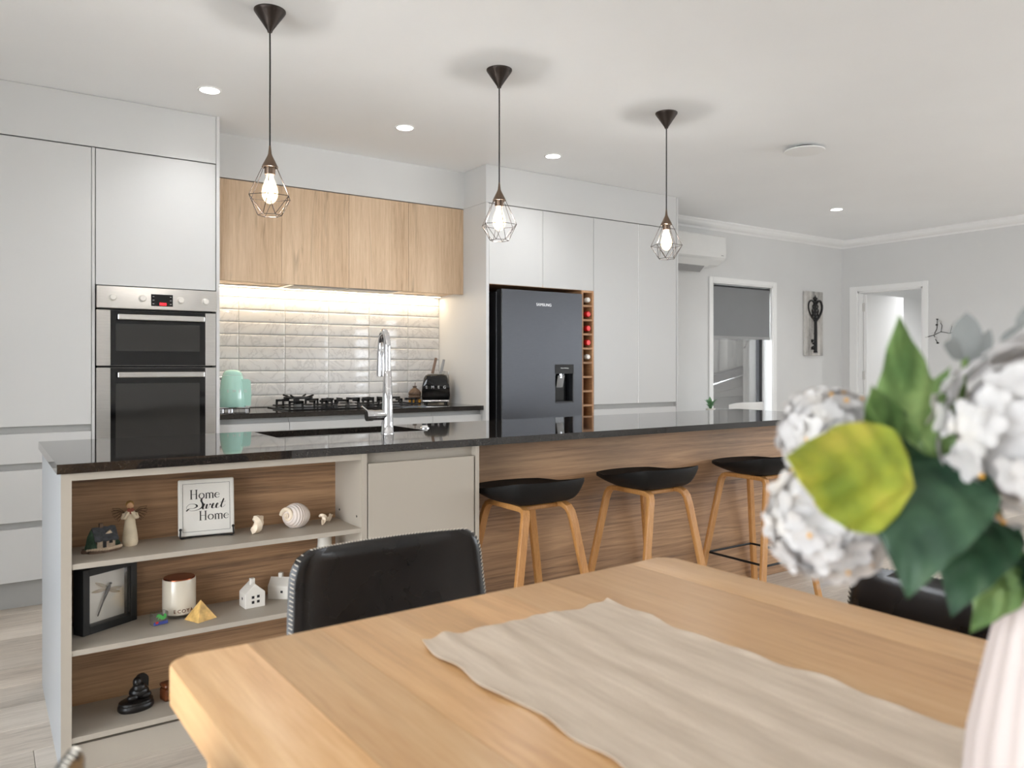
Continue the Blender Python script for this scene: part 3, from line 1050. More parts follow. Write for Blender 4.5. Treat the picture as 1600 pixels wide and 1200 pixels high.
PY = 2.80           # oak face behind the stools
FYI = 2.557         # front of the shelving
t = thing('island_shelf_unit', 'open shelf unit with oak back at the left end of the island', 'shelf', (0.66, FYI, 0))
CT = IZ - 0.0285
G().box(0.193, 0.2195, FYI, 3.358, 0, CT).build('end_panel', 'cabinet_panel', t, True)
G().box(0.1925, 0.2197, FYI - 0.0012, FYI, 0, CT).build('edge_band', 'cabinet_greige', t, True)
G().box(1.110, 1.131, FYI, PY + 0.016, 0, CT).build('partition', 'cabinet_greige', t, True)
G().box(1.1098, 1.1312, FYI - 0.0012, FYI, 0, CT).build('edge_band', 'cabinet_greige', t, True)
G().box(0.2195, 1.110, FYI, FYI + 0.24, 0.850, CT).build('top_board', 'cabinet_greige', t, True)
for z in (0.609, 0.360, 0.109):
    G().box(0.2197, 1.1098, FYI + 0.001, PY - 0.001, z - 0.016, z, 0.0006).build('shelf_board', 'cabinet_greige', t, True)
G().box(0.2195, 1.110, PY, PY + 0.016, 0.02, CT).build('back_panel', 'oak_island', t, True)
G().box(0.2195, 1.110, FYI + 0.016, FYI + 0.032, 0, 0.080).build('kickboard', 'cabinet_greige', t, True)
g = G()
for py, pz in ((FYI + 0.04, 0.645), (FYI + 0.20, 0.645), (FYI + 0.04, 0.41), (FYI + 0.20, 0.41)):
    g.cyl((1.1098, py, pz), (1.1085, py, pz), 0.004, seg=10)
g.build('peg_hole', 'black_matte', t, True)

t = thing('island_cupboard', 'greige island cupboard door between the open shelves and the stools', 'cabinet', (1.36, FYI, 0))
G().box(1.1315, 1.5815, FYI + 0.03, PY + 0.016, 0.10, CT).build('carcass', 'cabinet_greige', t, True)
G().box(1.136, 1.5755, FYI, FYI + 0.018, 0.085, 0.834, 0.001).build('door', 'cabinet_greige', t, True)
G().box(1.582, 1.598, FYI - 0.001, PY + 0.016, 0, CT).build('end_panel', 'cabinet_greige', t, True)
G().box(1.1315, 1.5815, FYI + 0.04, FYI + 0.055, 0, 0.10).build('kickboard', 'cabinet_panel', t, True)

t = thing('island_cabinet', 'island body clad with a long oak panel behind the stools', 'cabinet', (2.8, 3.08, 0))
G().box(1.5985, 3.985, PY, PY + 0.016, 0, CT).build('front_panel', 'oak_island', t, True)
G().box(3.986, 4.004, PY - 0.001, 3.358, 0, CT).build('end_panel', 'oak_island', t, True)
G().box(0.22, 3.985, PY + 0.02, 3.30, 0.10, 0.118).build('bottom_board', 'cabinet_panel', t, True)
G().box(0.22, 3.985, 3.28, 3.296, 0, 0.138).build('kickboard', 'channel_grey', t, True)
for i in range(7):
    a = 0.222 + i * 0.5375
    G().box(a, a + 0.5345, 3.335, 3.355, 0.138, 0.84, 0.001).build('door', 'cabinet_white', t, True)
for xx in (0.93, 1.64, 2.40, 3.2):
    G().box(xx - 0.008, xx + 0.008, PY + 0.02, 3.333, 0.118, CT).build('divider', 'cabinet_panel', t, True)

# sink
t = thing('undermount_sink', 'stainless double bowl sink set into the island worktop', 'sink', (1.28, 3.17, IZ - 0.2285))
for a, b in ((SX0 - 0.004, 1.290), (1.318, SX1 + 0.004)):
    zt, zb, th = IZ - 0.0288, IZ - 0.20, 0.0015
    y0, y1 = SY0 - 0.004, SY1 - 0.001
    g = G()
    g.box(a, b, y0, y1, zb - th, zb)
    g.box(a, a + th, y0, y1, zb, zt)
    g.box(b - th, b, y0, y1, zb, zt)
    g.box(a, b, y0, y0 + th, zb, zt)
    g.box(a, b, y1 - th, y1, zb, zt)
    bw = g.build('bowl', 'sink_steel', t, True)
    G().cyl(((a + b) / 2, (y0 + y1) / 2, zb), ((a + b) / 2, (y0 + y1) / 2, zb + 0.003), 0.04).build('drain', 'chrome', bw, True)
G().box(1.290, 1.318, SY0 - 0.004, SY1 - 0.001, IZ - 0.033, IZ - 0.0288).build('bridge', 'sink_steel', t, True)

# tap
tpx, tpy = 1.394, 2.945
t = thing('kitchen_tap', 'tall chrome pull-down tap with side lever on the island', 'tap', (tpx, tpy, IZ))
G().lathe([(0.027, 0), (0.027, 0.004), (0.0255, 0.006), (0.0235, 0.05), (0.0225, 0.10), (0.0165, 0.26), (0.015, 0.262), (0.0, 0.262)], seg=28).build('body', 'chrome', t, smooth=True)
q = Vector((0.168, 0.986, 0)).normalized()       # spout leans over the bowl
pts = [(0, 0, 0.255), (0, 0, 0.33)]
rr = 0.052
pts += [tuple(q * (rr - rr * math.cos(R(a))) + Vector((0, 0, 0.36 + rr * 1.25 * math.sin(R(a))))) for a in range(0, 181, 15)]
e = q * (2 * rr)
pts += [(e.x, e.y, 0.345)]
G().tube(pts, 0.0135, 16).build('spout', 'chrome', t, smooth=True)
G().tube([(e.x, e.y, 0.355), (e.x, e.y, 0.345), (e.x, e.y, 0.30), (e.x, e.y, 0.238), (e.x, e.y, 0.236)], [0.0145, 0.0165, 0.0172, 0.0185, 0.015], 18).build('spray_head', 'chrome', t, smooth=True)
lv = Vector((-0.97, 0.05, 0)).normalized()
G().tube([lv * 0.01 + Vector((0, 0, 0.078)), lv * 0.064 + Vector((0, 0, 0.078)), lv * 0.066 + Vector((0, 0, 0.078)), lv * 0.092 + Vector((0, 0, 0.078))], [0.0205, 0.0205, 0.0225, 0.0225], 20).build('mixer_barrel', 'chrome', t, smooth=True)
G().tube([lv * 0.080 + Vector((0, 0, 0.09)), lv * 0.112 + Vector((0, 0, 0.116))], [0.0055, 0.0048], 12).build('lever', 'chrome', t, smooth=True)
t = thing('sink_button', 'small chrome push button beside the sink', 'button', (1.655, 3.11, IZ))
G().lathe([(0.022, 0), (0.022, 0.003), (0.017, 0.005), (0.0, 0.005)], seg=20).build('flange', 'chrome', t, smooth=True)
G().lathe([(0.014, 0.005), (0.014, 0.011), (0.0, 0.012)], seg=20).build('cap', 'white_plastic', t, smooth=True)

# ------------------------------------------------------------------ rear bench: kettle, hob, ornament, toaster, socket
t = thing('kettle', 'mint green retro kettle with chrome handle at the left of the hob', 'kettle', (1.268, 4.80, BZ), R(-16))
G().box(-0.085, 0.085, -0.06, 0.06, 0.012, 0.024, 0.005, 2).build('base_plate', 'chrome', t)
for fx in (-0.07, -0.02, 0.075):
    for fy_ in (-0.045, 0.045):
        G().cyl((fx, fy_, 0), (fx, fy_, 0.0125), 0.013, seg=12).build('foot', 'chrome', t)
G().lathe([(0.075, 0.024), (0.078, 0.034), (0.076, 0.09), (0.068, 0.17), (0.060, 0.205), (0.058, 0.212)], (-0.012, 0, 0), 32, 1.0, 0.9).build('body', 'mint', t, smooth=True)
ld = G().lathe([(0.0565, 0.2135), (0.054, 0.225), (0.044, 0.238), (0.026, 0.246), (0, 0.248)], (-0.012, 0, 0), 32, 1.0, 0.9).build('lid', 'mint', t, smooth=True)
g = G()
pts = arc(0.072, 0.170, 0.020, 0, 90, 6) + [(0.02, 0.190), (0.02, 0.03), (0.092, 0.03), (0.096, 0.09)]
g.prism(pts, -0.036, 0.036, 'xz')
g.build('spout', 'mint', t, smooth=35)
G().tube([(-0.066, 0, 0.196), (-0.092, 0, 0.198), (-0.104, 0, 0.180), (-0.108, 0, 0.12), (-0.106, 0, 0.065), (-0.094, 0, 0.045), (-0.08, 0, 0.045)], 0.0105, 12).build('handle', 'chrome', t, smooth=True)
for ch, lx in zip('SMEG', (-0.036, 0.0, 0.030, 0.062)):
    ly = -0.9 * math.sqrt(max(0.0, 0.0725 ** 2 - (lx + 0.012) ** 2)) - 0.0015 if lx < 0.05 else -0.0375
    text(ch, 0.023, 'steel', t, (lx, ly, 0.118), (R(90), 0, R((lx + 0.012) * 520 if lx < 0.05 else 0)), name='letter', extrude=0.0015)

HX0, HX1, HY0, HY1 = 1.53, 2.46, 4.60, 5.02
t = thing('gas_hob', 'black five-burner gas hob with cast iron trivets on the rear worktop', 'hob', (1.995, 4.81, BZ))
G().box(HX0, HX1, HY0, HY1, BZ, BZ + 0.007, 0.002).build('glass_plate', 'black_gloss', t, True)


def burner(x, y, r, t):
    b = G().lathe([(r * 1.25, 0), (r * 1.25, 0.006), (r, 0.008), (r, 0.016), (0, 0.016)], (x, y, BZ + 0.007), 24).build('burner', 'grey_plastic', t, True, smooth=True)
    G().lathe([(r * 0.8, 0.016), (r * 0.84, 0.02), (r * 0.7, 0.024), (0, 0.024)], (x, y, BZ + 0.007), 24).build('burner_cap', 'black_iron', b, True, smooth=True)


burner(1.70, 4.72, 0.032, t)
burner(1.70, 4.92, 0.026, t)
burner(1.995, 4.84, 0.055, t)
burner(2.29, 4.72, 0.026, t)
burner(2.29, 4.92, 0.034, t)


def trivet(x0, x1, y0, y1, nx, t):
    """cast iron grate: frame on tall square feet with fingers pointing inwards"""
    z0, z1 = BZ + 0.042, BZ + 0.056
    b = 0.011
    g = G()
    g.box(x0, x1, y0, y0 + b, BZ + 0.012, BZ + 0.020)
    g.box(x0, x1, y1 - b, y1, BZ + 0.012, BZ + 0.020)
    g.box(x0, x0 + b, y0, y1, BZ + 0.012, BZ + 0.020)
    g.box(x1 - b, x1, y0, y1, BZ + 0.012, BZ + 0.020)
    xm, ym = (x0 + x1) / 2, (y0 + y1) / 2
    for px, py, dx, dy in ((x0, y0 + 0.06, 1, 0), (x0, y1 - 0.07, 1, 0), (x1 - b, y0 + 0.06, -1, 0), (x1 - b, y1 - 0.07, -1, 0), (x0 + 0.06, y0, 0, 1), (x1 - 0.07, y0, 0, 1), (x0 + 0.06, y1 - b, 0, -1), (x1 - 0.07, y1 - b, 0, -1), (xm - b / 2, y0, 0, 1), (xm - b / 2, y1 - b, 0, -1)):
        g.box(px, px + b, py, py + b, BZ + 0.0075, z1)
        ln = 0.085
        if dx:
            a0, a1 = (px, px + ln) if dx > 0 else (px + b - ln, px + b)
            g.box(a0, a1, py, py + b, z0, z1)
        else:
            a0, a1 = (py, py + ln) if dy > 0 else (py + b - ln, py + b)
            g.box(px, px + b, a0, a1, z0, z1)
    g.build('trivet', 'black_iron', t, True)


trivet(1.56, 1.84, 4.62, 5.00, 2, t)
trivet(1.86, 2.13, 4.64, 5.00, 2, t)
trivet(2.15, 2.43, 4.62, 5.00, 2, t)
# small wok ring standing on the left back burner
w_ = G()
w_.lathe([(0.085, 0.050), (0.092, 0.050), (0.092, 0.062), (0.085, 0.062)], (1.70, 4.92, BZ + 0.008), 24)
for k in range(4):
    a = R(45 + 90 * k)
    w_.tube([(1.70 + 0.06 * math.cos(a), 4.92 + 0.06 * math.sin(a), BZ + 0.068), (1.70 + 0.105 * math.cos(a), 4.92 + 0.105 * math.sin(a), BZ + 0.082)], 0.006, 8)
w_.build('wok_ring', 'black_iron', t, True)
for k in range(5):
    G().lathe([(0.016, 0), (0.014, 0.02), (0, 0.021)], (1.835 + k * 0.08, 4.625, BZ + 0.0075), 16).build('knob', 'black_matte', t, True, smooth=True)

t = thing('pagoda_ornament', 'small brown tiered ornament with gold feet and a thin stick on top', 'ornament', (2.545, 4.93, BZ), 0.3)
G().lathe([(0.043, 0.0), (0.043, 0.006), (0.036, 0.008)], seg=24).build('base', 'black_matte', t, smooth=True)
for k in range(4):
    a = PI / 4 + k * PI / 2
    G().box(-0.011, 0.011, -0.011, 0.011, 0.008, 0.034, 0.003).xf(Matrix.Translation((0.03 * math.cos(a), 0.03 * math.sin(a), 0))).build('foot', 'gold', t)
G().lathe([(0.028, 0.008), (0.028, 0.034), (0.040, 0.038), (0.045, 0.046), (0.045, 0.056), (0.041, 0.061), (0.045, 0.066), (0.045, 0.078), (0.040, 0.088), (0.026, 0.104), (0.013, 0.114), (0.012, 0.120), (0.016, 0.122), (0.016, 0.127), (0, 0.128)], seg=26).build('body', 'pagoda_brown', t, smooth=True)
G().cyl((0.002, 0, 0.126), (0.004, 0, 0.152), 0.002, seg=8).build('stick', 'wire_brown', t)

t = thing('toaster', 'glossy black rounded toaster with chrome base near the wall socket', 'toaster', (2.698, 4.90, BZ), R(-29))
prof = [(-0.098, 0.030), (-0.100, 0.055), (-0.097, 0.12), (-0.084, 0.185), (-0.072, 0.203), (-0.055, 0.209), (0.055, 0.209), (0.072, 0.203), (0.084, 0.185), (0.097, 0.12), (0.100, 0.055), (0.098, 0.030)]
g = G()
g.prism(prof, -0.07, 0.07, 'xz')
es = [e for e in g.bm.edges if len({round(v.co.y, 4) for v in e.verts}) == 1]
bmesh.ops.bevel(g.bm, geom=es, offset=0.022, segments=4, profile=0.5, affect='EDGES')
bd = g.build('body', 'black_gloss', t, smooth=35)
G().box(-0.094, 0.094, -0.066, 0.066, 0.010, 0.0298, 0.008, 2).build('chrome_base', 'chrome', t, smooth=True)
for fx in (-0.07, 0.07):
    for fy_ in (-0.045, 0.045):
        G().cyl((fx, fy_, 0), (fx, fy_, 0.0105), 0.012, seg=12).build('foot', 'black_matte', t)
for sy in (-0.026, 0.026):
    G().box(-0.058, 0.058, sy - 0.012, sy + 0.012, 0.2085, 0.2105, 0.0008).build('slot', 'black_matte', t)
for ch, lx in zip('SMEG', (-0.066, -0.022, 0.020, 0.062)):
    text(ch, 0.028, 'chrome', t, (lx, -0.0705, 0.118), (R(90), 0, 0), name='letter', extrude=0.001)
M_ = Matrix.Translation((2.683, 4.925, BZ + 0.2108)) @ Matrix.Rotation(R(-29), 4, 'Z') @ Matrix.Rotation(R(13), 4, 'Y')
tag(G().box(-0.010, 0.010, -0.005, 0.005, 0.003, 0.120, 0.003, 2).xf(M_).build('wooden_tongs', 'wood_handle', smooth=True), 'flat brown wooden handle standing up from the black toaster', 'tongs')
M_ = Matrix.Translation((2.735, 4.898, BZ + 0.2108)) @ Matrix.Rotation(R(-29), 4, 'Z') @ Matrix.Rotation(R(13), 4, 'Y')
tag(G().box(-0.010, 0.010, -0.005, 0.005, 0.003, 0.108, 0.003, 2).xf(M_).build('grey_tongs', 'grey_plastic', smooth=True), 'flat pale grey handle standing up from the black toaster', 'tongs')

t = thing('wall_socket', 'grey double wall socket on the white panel beside the toaster', 'socket', (2.83, 5.0, 1.10))
G().box(2.823, 2.8298, 4.94, 5.06, 1.060, 1.145, 0.002).build('plate', 'steel', t, True)
for yy in (4.972, 5.030):
    g = G()
    for dy, dz, a in ((-0.009, 0.006, 30), (0.009, 0.006, -30), (0, -0.012, 0)):
        g.box(-0.001, 0.001, -0.002, 0.002, -0.006, 0.006).xf(Matrix.Identity(4))
    g.bm.free()
    g = G()
    for dy, dz in ((-0.010, 0.004), (0.010, 0.004), (0, -0.016)):
        g.box(2.8222, 2.8231, yy + dy - 0.0028, yy + dy + 0.0028, 1.098 + dz - 0.008, 1.098 + dz + 0.008)
    g.build('socket_holes', 'black_matte', t, True)
    G().box(2.8205, 2.8231, yy - 0.007, yy + 0.007, 1.122, 1.136, 0.001).build('switch', 'white_plastic', t, True)

# ------------------------------------------------------------------ ornaments on the island shelves
S1, S2, S3 = 0.609, 0.360, 0.109
t = thing('cottage_figurine', 'miniature stone cottage with slate roof on the top island shelf', 'figurine', (0.315, 2.70, S1), R(12))
g = G()
random.seed(11)
ring = []
for k in range(26):
    a = 2 * PI * k / 26
    r_ = 1 + random.uniform(-0.07, 0.07)
    ring.append((0.058 * r_ * math.cos(a), 0.036 * r_ * math.sin(a)))
g.prism(ring, 0, 0.012, 'xy')
es = [e for e in g.bm.edges if all(abs(v.co.z - 0.012) < 1e-5 for v in e.verts)]
bmesh.ops.bevel(g.bm, geom=es, offset=0.005, segments=2, profile=0.5, affect='EDGES')
g.build('rock_base', 'stone_brown', t)
g = G()
for k in range(16):
    a = -2.6 + k * 0.14
    g.ell((0.054 * math.cos(a), 0.033 * math.sin(a), 0.011), 0.0065, 0.0055, 0.005, 8, 5)
g.build('stone_edging', 'stone_pale', t)
G().prism([(-0.020, 0.012), (0.032, 0.012), (0.032, 0.040), (0.018, 0.064), (-0.020, 0.040)], -0.016, 0.020, 'xz').build('cottage_wall', 'stone_pale', t)
g = G()
for s in (-1, 1):
    g.grid(7, 5, lambda u, v, s=s: (-0.030 + 0.068 * u, 0.002 + s * 0.030 * v, 0.074 - 0.034 * v + 0.0016 * math.sin(u * 17 + v * 9)), (0, 0, -0.006))
g.build('roof', 'slate_roof', t)
G().box(-0.004, 0.006, -0.0172, -0.0155, 0.012, 0.034).build('doorway', 'ink', t)
G().box(0.014, 0.024, -0.0172, -0.0155, 0.024, 0.034).build('window', 'ink', t)
G().box(-0.008, 0.002, 0.0, 0.010, 0.066, 0.084).build('chimney', 'stone_brown', t)
G().lathe([(0.018, 0.012), (0.014, 0.030), (0.010, 0.05), (0.0, 0.072)], (-0.036, -0.008, 0), 10).build('fir_tree', 'tree_green', t)
G().lathe([(0.012, 0.012), (0.013, 0.018), (0.008, 0.026), (0.0, 0.028)], (0.042, 0.006, 0), 9).build('bush', 'tree_green', t)

t = thing('angel_figurine', 'cream angel figurine with wire wings holding a heart on the top shelf', 'figurine', (0.397, 2.732, S1), R(-6))
G().lathe([(0.0, 0.0), (0.020, 0.0), (0.0235, 0.010), (0.0225, 0.028), (0.0185, 0.055), (0.0155, 0.075), (0.0145, 0.085), (0.0165, 0.095), (0.0175, 0.103), (0.012, 0.109), (0.006, 0.112), (0.0055, 0.118)], seg=22, sy=0.85).build('gown', 'angel_cream', t, smooth=True)
G().ell((0, -0.001, 0.127), 0.0105, 0.011, 0.0125).build('head', 'angel_skin', t, smooth=True)
G().ell((0, 0.0025, 0.1305), 0.0125, 0.0120, 0.0120).build('hair', 'angel_hair', t, smooth=True)
for s in (-1, 1):
    G().tube([(s * 0.016, 0, 0.101), (s * 0.0205, -0.006, 0.088), (s * 0.016, -0.014, 0.090), (s * 0.006, -0.020, 0.106), (s * 0.003, -0.0205, 0.110)], [0.0065, 0.006, 0.0052, 0.004, 0.003], 9).build('arm', 'angel_cream', t, smooth=True)
    g = G()
    for k, (ex, ez) in enumerate(((0.050, 0.118), (0.052, 0.108), (0.050, 0.097), (0.044, 0.087), (0.036, 0.080))):
        mx_, mz = ex * 0.6, (0.098 + ez) / 2 + 0.006
        g.tube([(s * 0.008, 0.013, 0.098), (s * mx_, 0.020, mz + 0.003), (s * ex, 0.022, ez), (s * (ex - 0.003), 0.022, ez - 0.006), (s * mx_, 0.020, mz - 0.006), (s * 0.008, 0.013, 0.096)], 0.0008, 6)
    g.build('wing', 'wire_brown', t)
g = G()
g.prism([(0, -0.011), (0.010, 0.001), (0.0095, 0.007), (0.005, 0.0095), (0, 0.006), (-0.005, 0.0095), (-0.0095, 0.007), (-0.010, 0.001)], -0.0225, -0.0165, 'xz')
g.xf(Matrix.Translation((0.001, 0, 0.113)))
g.build('heart', 'heart_red', t)

# sign: serif and script letters drawn as strokes
def stroke_word(g, kind, x, z, h, y, th=0.0008):
    """upright serif letters; h = x-height, returns advance"""
    bw, tw = h * 0.20, h * 0.055
    if kind == 'H':
        H2 = h * 1.62
        w_ = h * 1.35
        for a in (0.18, 0.82):
            g.ribbon([(x + w_ * a, z), (x + w_ * a, z + H2)], bw, bw, th, y)
            for zz in (z, z + H2):
                g.ribbon([(x + w_ * a - h * 0.22, zz), (x + w_ * a + h * 0.22, zz)], tw, tw, th, y)
        g.ribbon([(x + w_ * 0.18, z + H2 * 0.52), (x + w_ * 0.82, z + H2 * 0.52)], tw, tw, th, y)
        return w_ * 1.10
    if kind == 'o':
        n = 16
        P = [(x + h * 0.5 + h * 0.42 * math.cos(2 * PI * k / n), z + h * 0.5 + h * 0.46 * math.sin(2 * PI * k / n)) for k in range(n + 1)]
        g.ribbon(P, [tw + (bw - tw) * abs(math.cos(2 * PI * k / n)) for k in range(n + 1)], None, th, y)
        return h * 1.12
    if kind == 'm':
        for k in range(3):
            xx = x + h * (0.18 + 0.55 * k)
            g.ribbon([(xx, z), (xx, z + h * 0.92)], bw, bw, th, y)
            g.ribbon([(xx - h * 0.17, z), (xx + h * 0.17, z)], tw, tw, th, y)
            if k < 2:
                g.ribbon([(xx, z + h * 0.74)] + [(xx + h * 0.275 - h * 0.275 * math.cos(PI * q_ / 6), z + h * (0.74 + 0.22 * math.sin(PI * q_ / 6))) for q_ in range(1, 7)], tw * 1.4, bw * 0.9, th, y)
        g.ribbon([(x, z + h * 0.92), (x + h * 0.2, z + h * 0.94)], tw, tw, th, y)
        return h * 1.55
    if kind == 'e':
        n = 13
        P = [(x + h * 0.48 + h * 0.40 * math.cos(R(12 + 318 * k / n)), z + h * 0.48 + h * 0.45 * math.sin(R(12 + 318 * k / n))) for k in range(n + 1)]
        g.ribbon(P, [tw + (bw - tw) * max(0, -math.cos(R(12 + 318 * k / n))) for k in range(n + 1)], None, th, y)
        g.ribbon([(x + h * 0.10, z + h * 0.56), (x + h * 0.88, z + h * 0.56)], tw, tw, th, y)
        return h * 1.0
    return h


def spl(P, n=6):
    out = []
    Q = [P[0]] + list(P) + [P[-1]]
    for i in range(1, len(Q) - 2):
        for k in range(n):
            t_ = k / n
            a, b, c, d_ = Q[i - 1], Q[i], Q[i + 1], Q[i + 2]
            out.append(tuple(0.5 * (2 * b[m] + (c[m] - a[m]) * t_ + (2 * a[m] - 5 * b[m] + 4 * c[m] - d_[m]) * t_ ** 2 + (-a[m] + 3 * b[m] - 3 * c[m] + d_[m]) * t_ ** 3) for m in range(2)))
    out.append(P[-1])
    return out


t = thing('home_sweet_home_sign', 'white square plaque lettered Home Sweet Home on a black wire easel', 'sign', (0.628, 2.722, S1), R(-7))
tilt = Matrix.Translation((0, 0, 0.007)) @ Matrix.Rotation(R(-6), 4, 'X')
SW = 0.088
pl = G().box(-SW, SW, -0.008, 0.006, 0, 0.186, 0.005, 2).xf(tilt).build('plaque', 'sign_white', t)
g = G()
b0, b1 = 0.014, 0.172
for q4 in ((-0.074, -0.0732, b0, b1), (0.0732, 0.074, b0, b1), (-0.074, 0.074, b0, b0 + 0.0009), (-0.074, 0.074, b1 - 0.0009, b1)):
    g.box(q4[0], q4[1], -0.0088, -0.0079, q4[2], q4[3])
g.xf(tilt)
g.build('border_line', 'ink', pl)
g = G()
hx = -0.052
for ch in 'Home':
    hx += stroke_word(g, ch, hx, 0.121, 0.0185, -0.0081)
hx = -0.024
for ch in 'Home':
    hx += stroke_word(g, ch, hx, 0.050, 0.0185, -0.0081)
# the script word: S with its long loop, then w e e t
def sc_(P, w0, w1=None):
    g.ribbon(spl(P), w0, w1, 0.0008, -0.0081)
def pen(P, thick):
    Q = spl(P)
    n = len(Q)
    ws = []
    for i in range(n):
        a, b = Q[max(0, i - 1)], Q[min(n - 1, i + 1)]
        dz = (a[1] - b[1])
        l = math.hypot(b[0] - a[0], dz) or 1
        ws.append(0.0007 + thick * max(0.0, dz / l) ** 1.5)
    g.ribbon(Q, ws, None, 0.0008, -0.0081)
pen([(-0.003, 0.1215), (-0.008, 0.1245), (-0.015, 0.120), (-0.016, 0.113), (-0.012, 0.104), (-0.013, 0.095), (-0.023, 0.087), (-0.042, 0.083), (-0.058, 0.087), (-0.062, 0.096), (-0.052, 0.105), (-0.036, 0.104), (-0.030, 0.097), (-0.040, 0.091), (-0.054, 0.090), (-0.063, 0.083)], 0.0056)
pen([(-0.013, 0.099), (-0.009, 0.103), (-0.008, 0.101), (-0.012, 0.091), (-0.010, 0.086), (-0.003, 0.090), (0.002, 0.102), (-0.001, 0.091), (0.001, 0.087), (0.007, 0.091), (0.011, 0.102), (0.012, 0.099), (0.016, 0.098)], 0.0050)
pen([(0.014, 0.093), (0.021, 0.096), (0.025, 0.101), (0.022, 0.103), (0.018, 0.097), (0.017, 0.090), (0.021, 0.087), (0.028, 0.091)], 0.0052)
pen([(0.027, 0.093), (0.034, 0.096), (0.038, 0.101), (0.035, 0.103), (0.031, 0.097), (0.030, 0.090), (0.034, 0.087), (0.042, 0.092)], 0.0052)
pen([(0.042, 0.092), (0.050, 0.106), (0.055, 0.117), (0.050, 0.106), (0.046, 0.094), (0.048, 0.088), (0.055, 0.091), (0.059, 0.096)], 0.0042)
sc_([(0.042, 0.105), (0.060, 0.107)], 0.0009)
g.xf(tilt)
g.build('lettering', 'ink', pl)
es_ = thing('wire_easel', 'black wire easel holding the Home Sweet Home plaque', 'easel', (0.628, 2.722, S1), R(-7))
g = G()
g.tube([(-0.082, -0.017, 0.030), (-0.083, -0.018, 0.008), (-0.080, -0.014, 0.0035), (-0.04, 0.0, 0.005), (0.04, 0.0, 0.005), (0.080, -0.014, 0.0035), (0.083, -0.018, 0.008), (0.082, -0.017, 0.030)], 0.0028, 8)
g.build('cradle', 'black_iron', es_, smooth=True)
for s in (-1, 1):
    G().ell((s * 0.082, -0.017, 0.033), 0.0048, 0.0048, 0.0048, 12, 8).build('ball_tip', 'black_iron', es_, smooth=True)
    G().tube([(s * 0.05, 0.002, 0.004), (s * 0.03, 0.046, 0.003), (s * 0.012, 0.036, 0.09), (0, 0.032, 0.12)], 0.0024, 8).build('back_leg', 'black_iron', es_)


def shell_mesh(turns, grow, rib=0.0, nr=22, spire=0.9, asp=1.15, seg=80):
    """helical sea shell; returns G scaled to unit size with the mouth outward"""
    g = G()
    rows = []
    for i in range(seg + 1):
        th = turns * 2 * PI * i / seg
        s = math.exp(grow * (th - turns * 2 * PI))
        cx, cy, cz = 0.48 * s * math.cos(th), 0.48 * s * math.sin(th), -spire * s
        ring = []
        for k in range(nr):
            a = 2 * PI * k / nr
            rr_ = 0.52 * s * (1 + rib * math.cos(a * nr / 2))
            lr = rr_ * math.cos(a)
            ring.append(g.bm.verts.new((cx + lr * math.cos(th), cy + lr * math.sin(th), cz + rr_ * asp * math.sin(a))))
        rows.append(ring)
    for a, b in zip(rows, rows[1:]):
        for k in range(nr):
            g.bm.faces.new((a[k], b[k], b[(k + 1) % nr], a[(k + 1) % nr]))
    g.bm.faces.new(rows[0])
    return g


def place_shell(name, label, loc, size, rot, mat, **kw):
    g = shell_mesh(**kw)
    g.xf(Matrix.Diagonal((size, size, size, 1)))
    g.xf(rot)
    zm = min(v.co.z for v in g.bm.verts)
    cx = sum(v.co.x for v in g.bm.verts) / len(g.bm.verts)
    cy = sum(v.co.y for v in g.bm.verts) / len(g.bm.verts)
    g.xf(Matrix.Translation((-cx, -cy, -zm)))
    return tag(g.build(name, mat, loc=loc, smooth=60), label, 'shell')


def shell_stripes():
    k = NT('shell_white')
    v = k.coords((1, 1, 1))
    n = k.noise(v, 24, 3)
    k.l(k.ramp(n, [(0.3, C(226, 208, 196)), (0.7, C(240, 232, 226))]), k.p.inputs['Base Color'])
    k.set(Roughness=0.4)
    MATS['shell_white'] = k.m


shell_stripes()
t = thing('tun_shell', 'large round white ribbed sea shell with coiled end on the top shelf', 'shell', (0.930, 2.712, S1), R(30))
g = G()
prof = []
for k in range(73):
    u = k / 72
    env = math.sin(PI * (0.10 + 0.86 * u)) ** 0.62 * (1.0 - 0.18 * u)
    prof.append((0.0475 * env * (1 + 0.028 * math.cos(2 * PI * 11 * u)), -0.046 + 0.104 * u))
prof = [(0.0, prof[0][1])] + prof + [(0.0, prof[-1][1])]
g.lathe(prof, seg=30)
g.xf(Matrix.Translation((0, 0, 0.0395)) @ Matrix.Rotation(R(8), 4, 'Y') @ Matrix.Rotation(R(90), 4, 'Y'))
for v in g.bm.verts:
    v.co.z = max(v.co.z, 0.0)
g.build('body_whorl', 'shell_white', t, smooth=70)
P, rs_ = [], []
for k in range(46):
    th_ = k / 45 * 2.6 * 2 * PI
    r_ = 0.029 * math.exp(-0.16 * th_)
    P.append((-0.041 - 0.012 * (1 - math.exp(-0.12 * th_)), r_ * math.cos(th_), 0.046 + r_ * math.sin(th_)))
    rs_.append(max(0.0012, r_ * 0.34))
G().tube(P, rs_, 10).build('spire_coil', 'shell_cream', t, smooth=True)
place_shell('whelk_shell', 'small knobbly cream shell beside the Home Sweet Home plaque', (0.800, 2.695, S1), 0.034, Matrix.Rotation(R(30), 4, 'Z') @ Matrix.Rotation(R(65), 4, 'Y'), 'shell_cream', turns=4, grow=0.14, rib=0.10, nr=12, spire=1.5, asp=1.2)
place_shell('cockle_shell', 'small pale broken shell right next to the large white shell', (1.018, 2.700, S1), 0.024, Matrix.Rotation(R(80), 4, 'Z') @ Matrix.Rotation(R(60), 4, 'Y'), 'shell_cream', turns=3, grow=0.2, rib=0.14, nr=10, spire=1.2, asp=1.0)
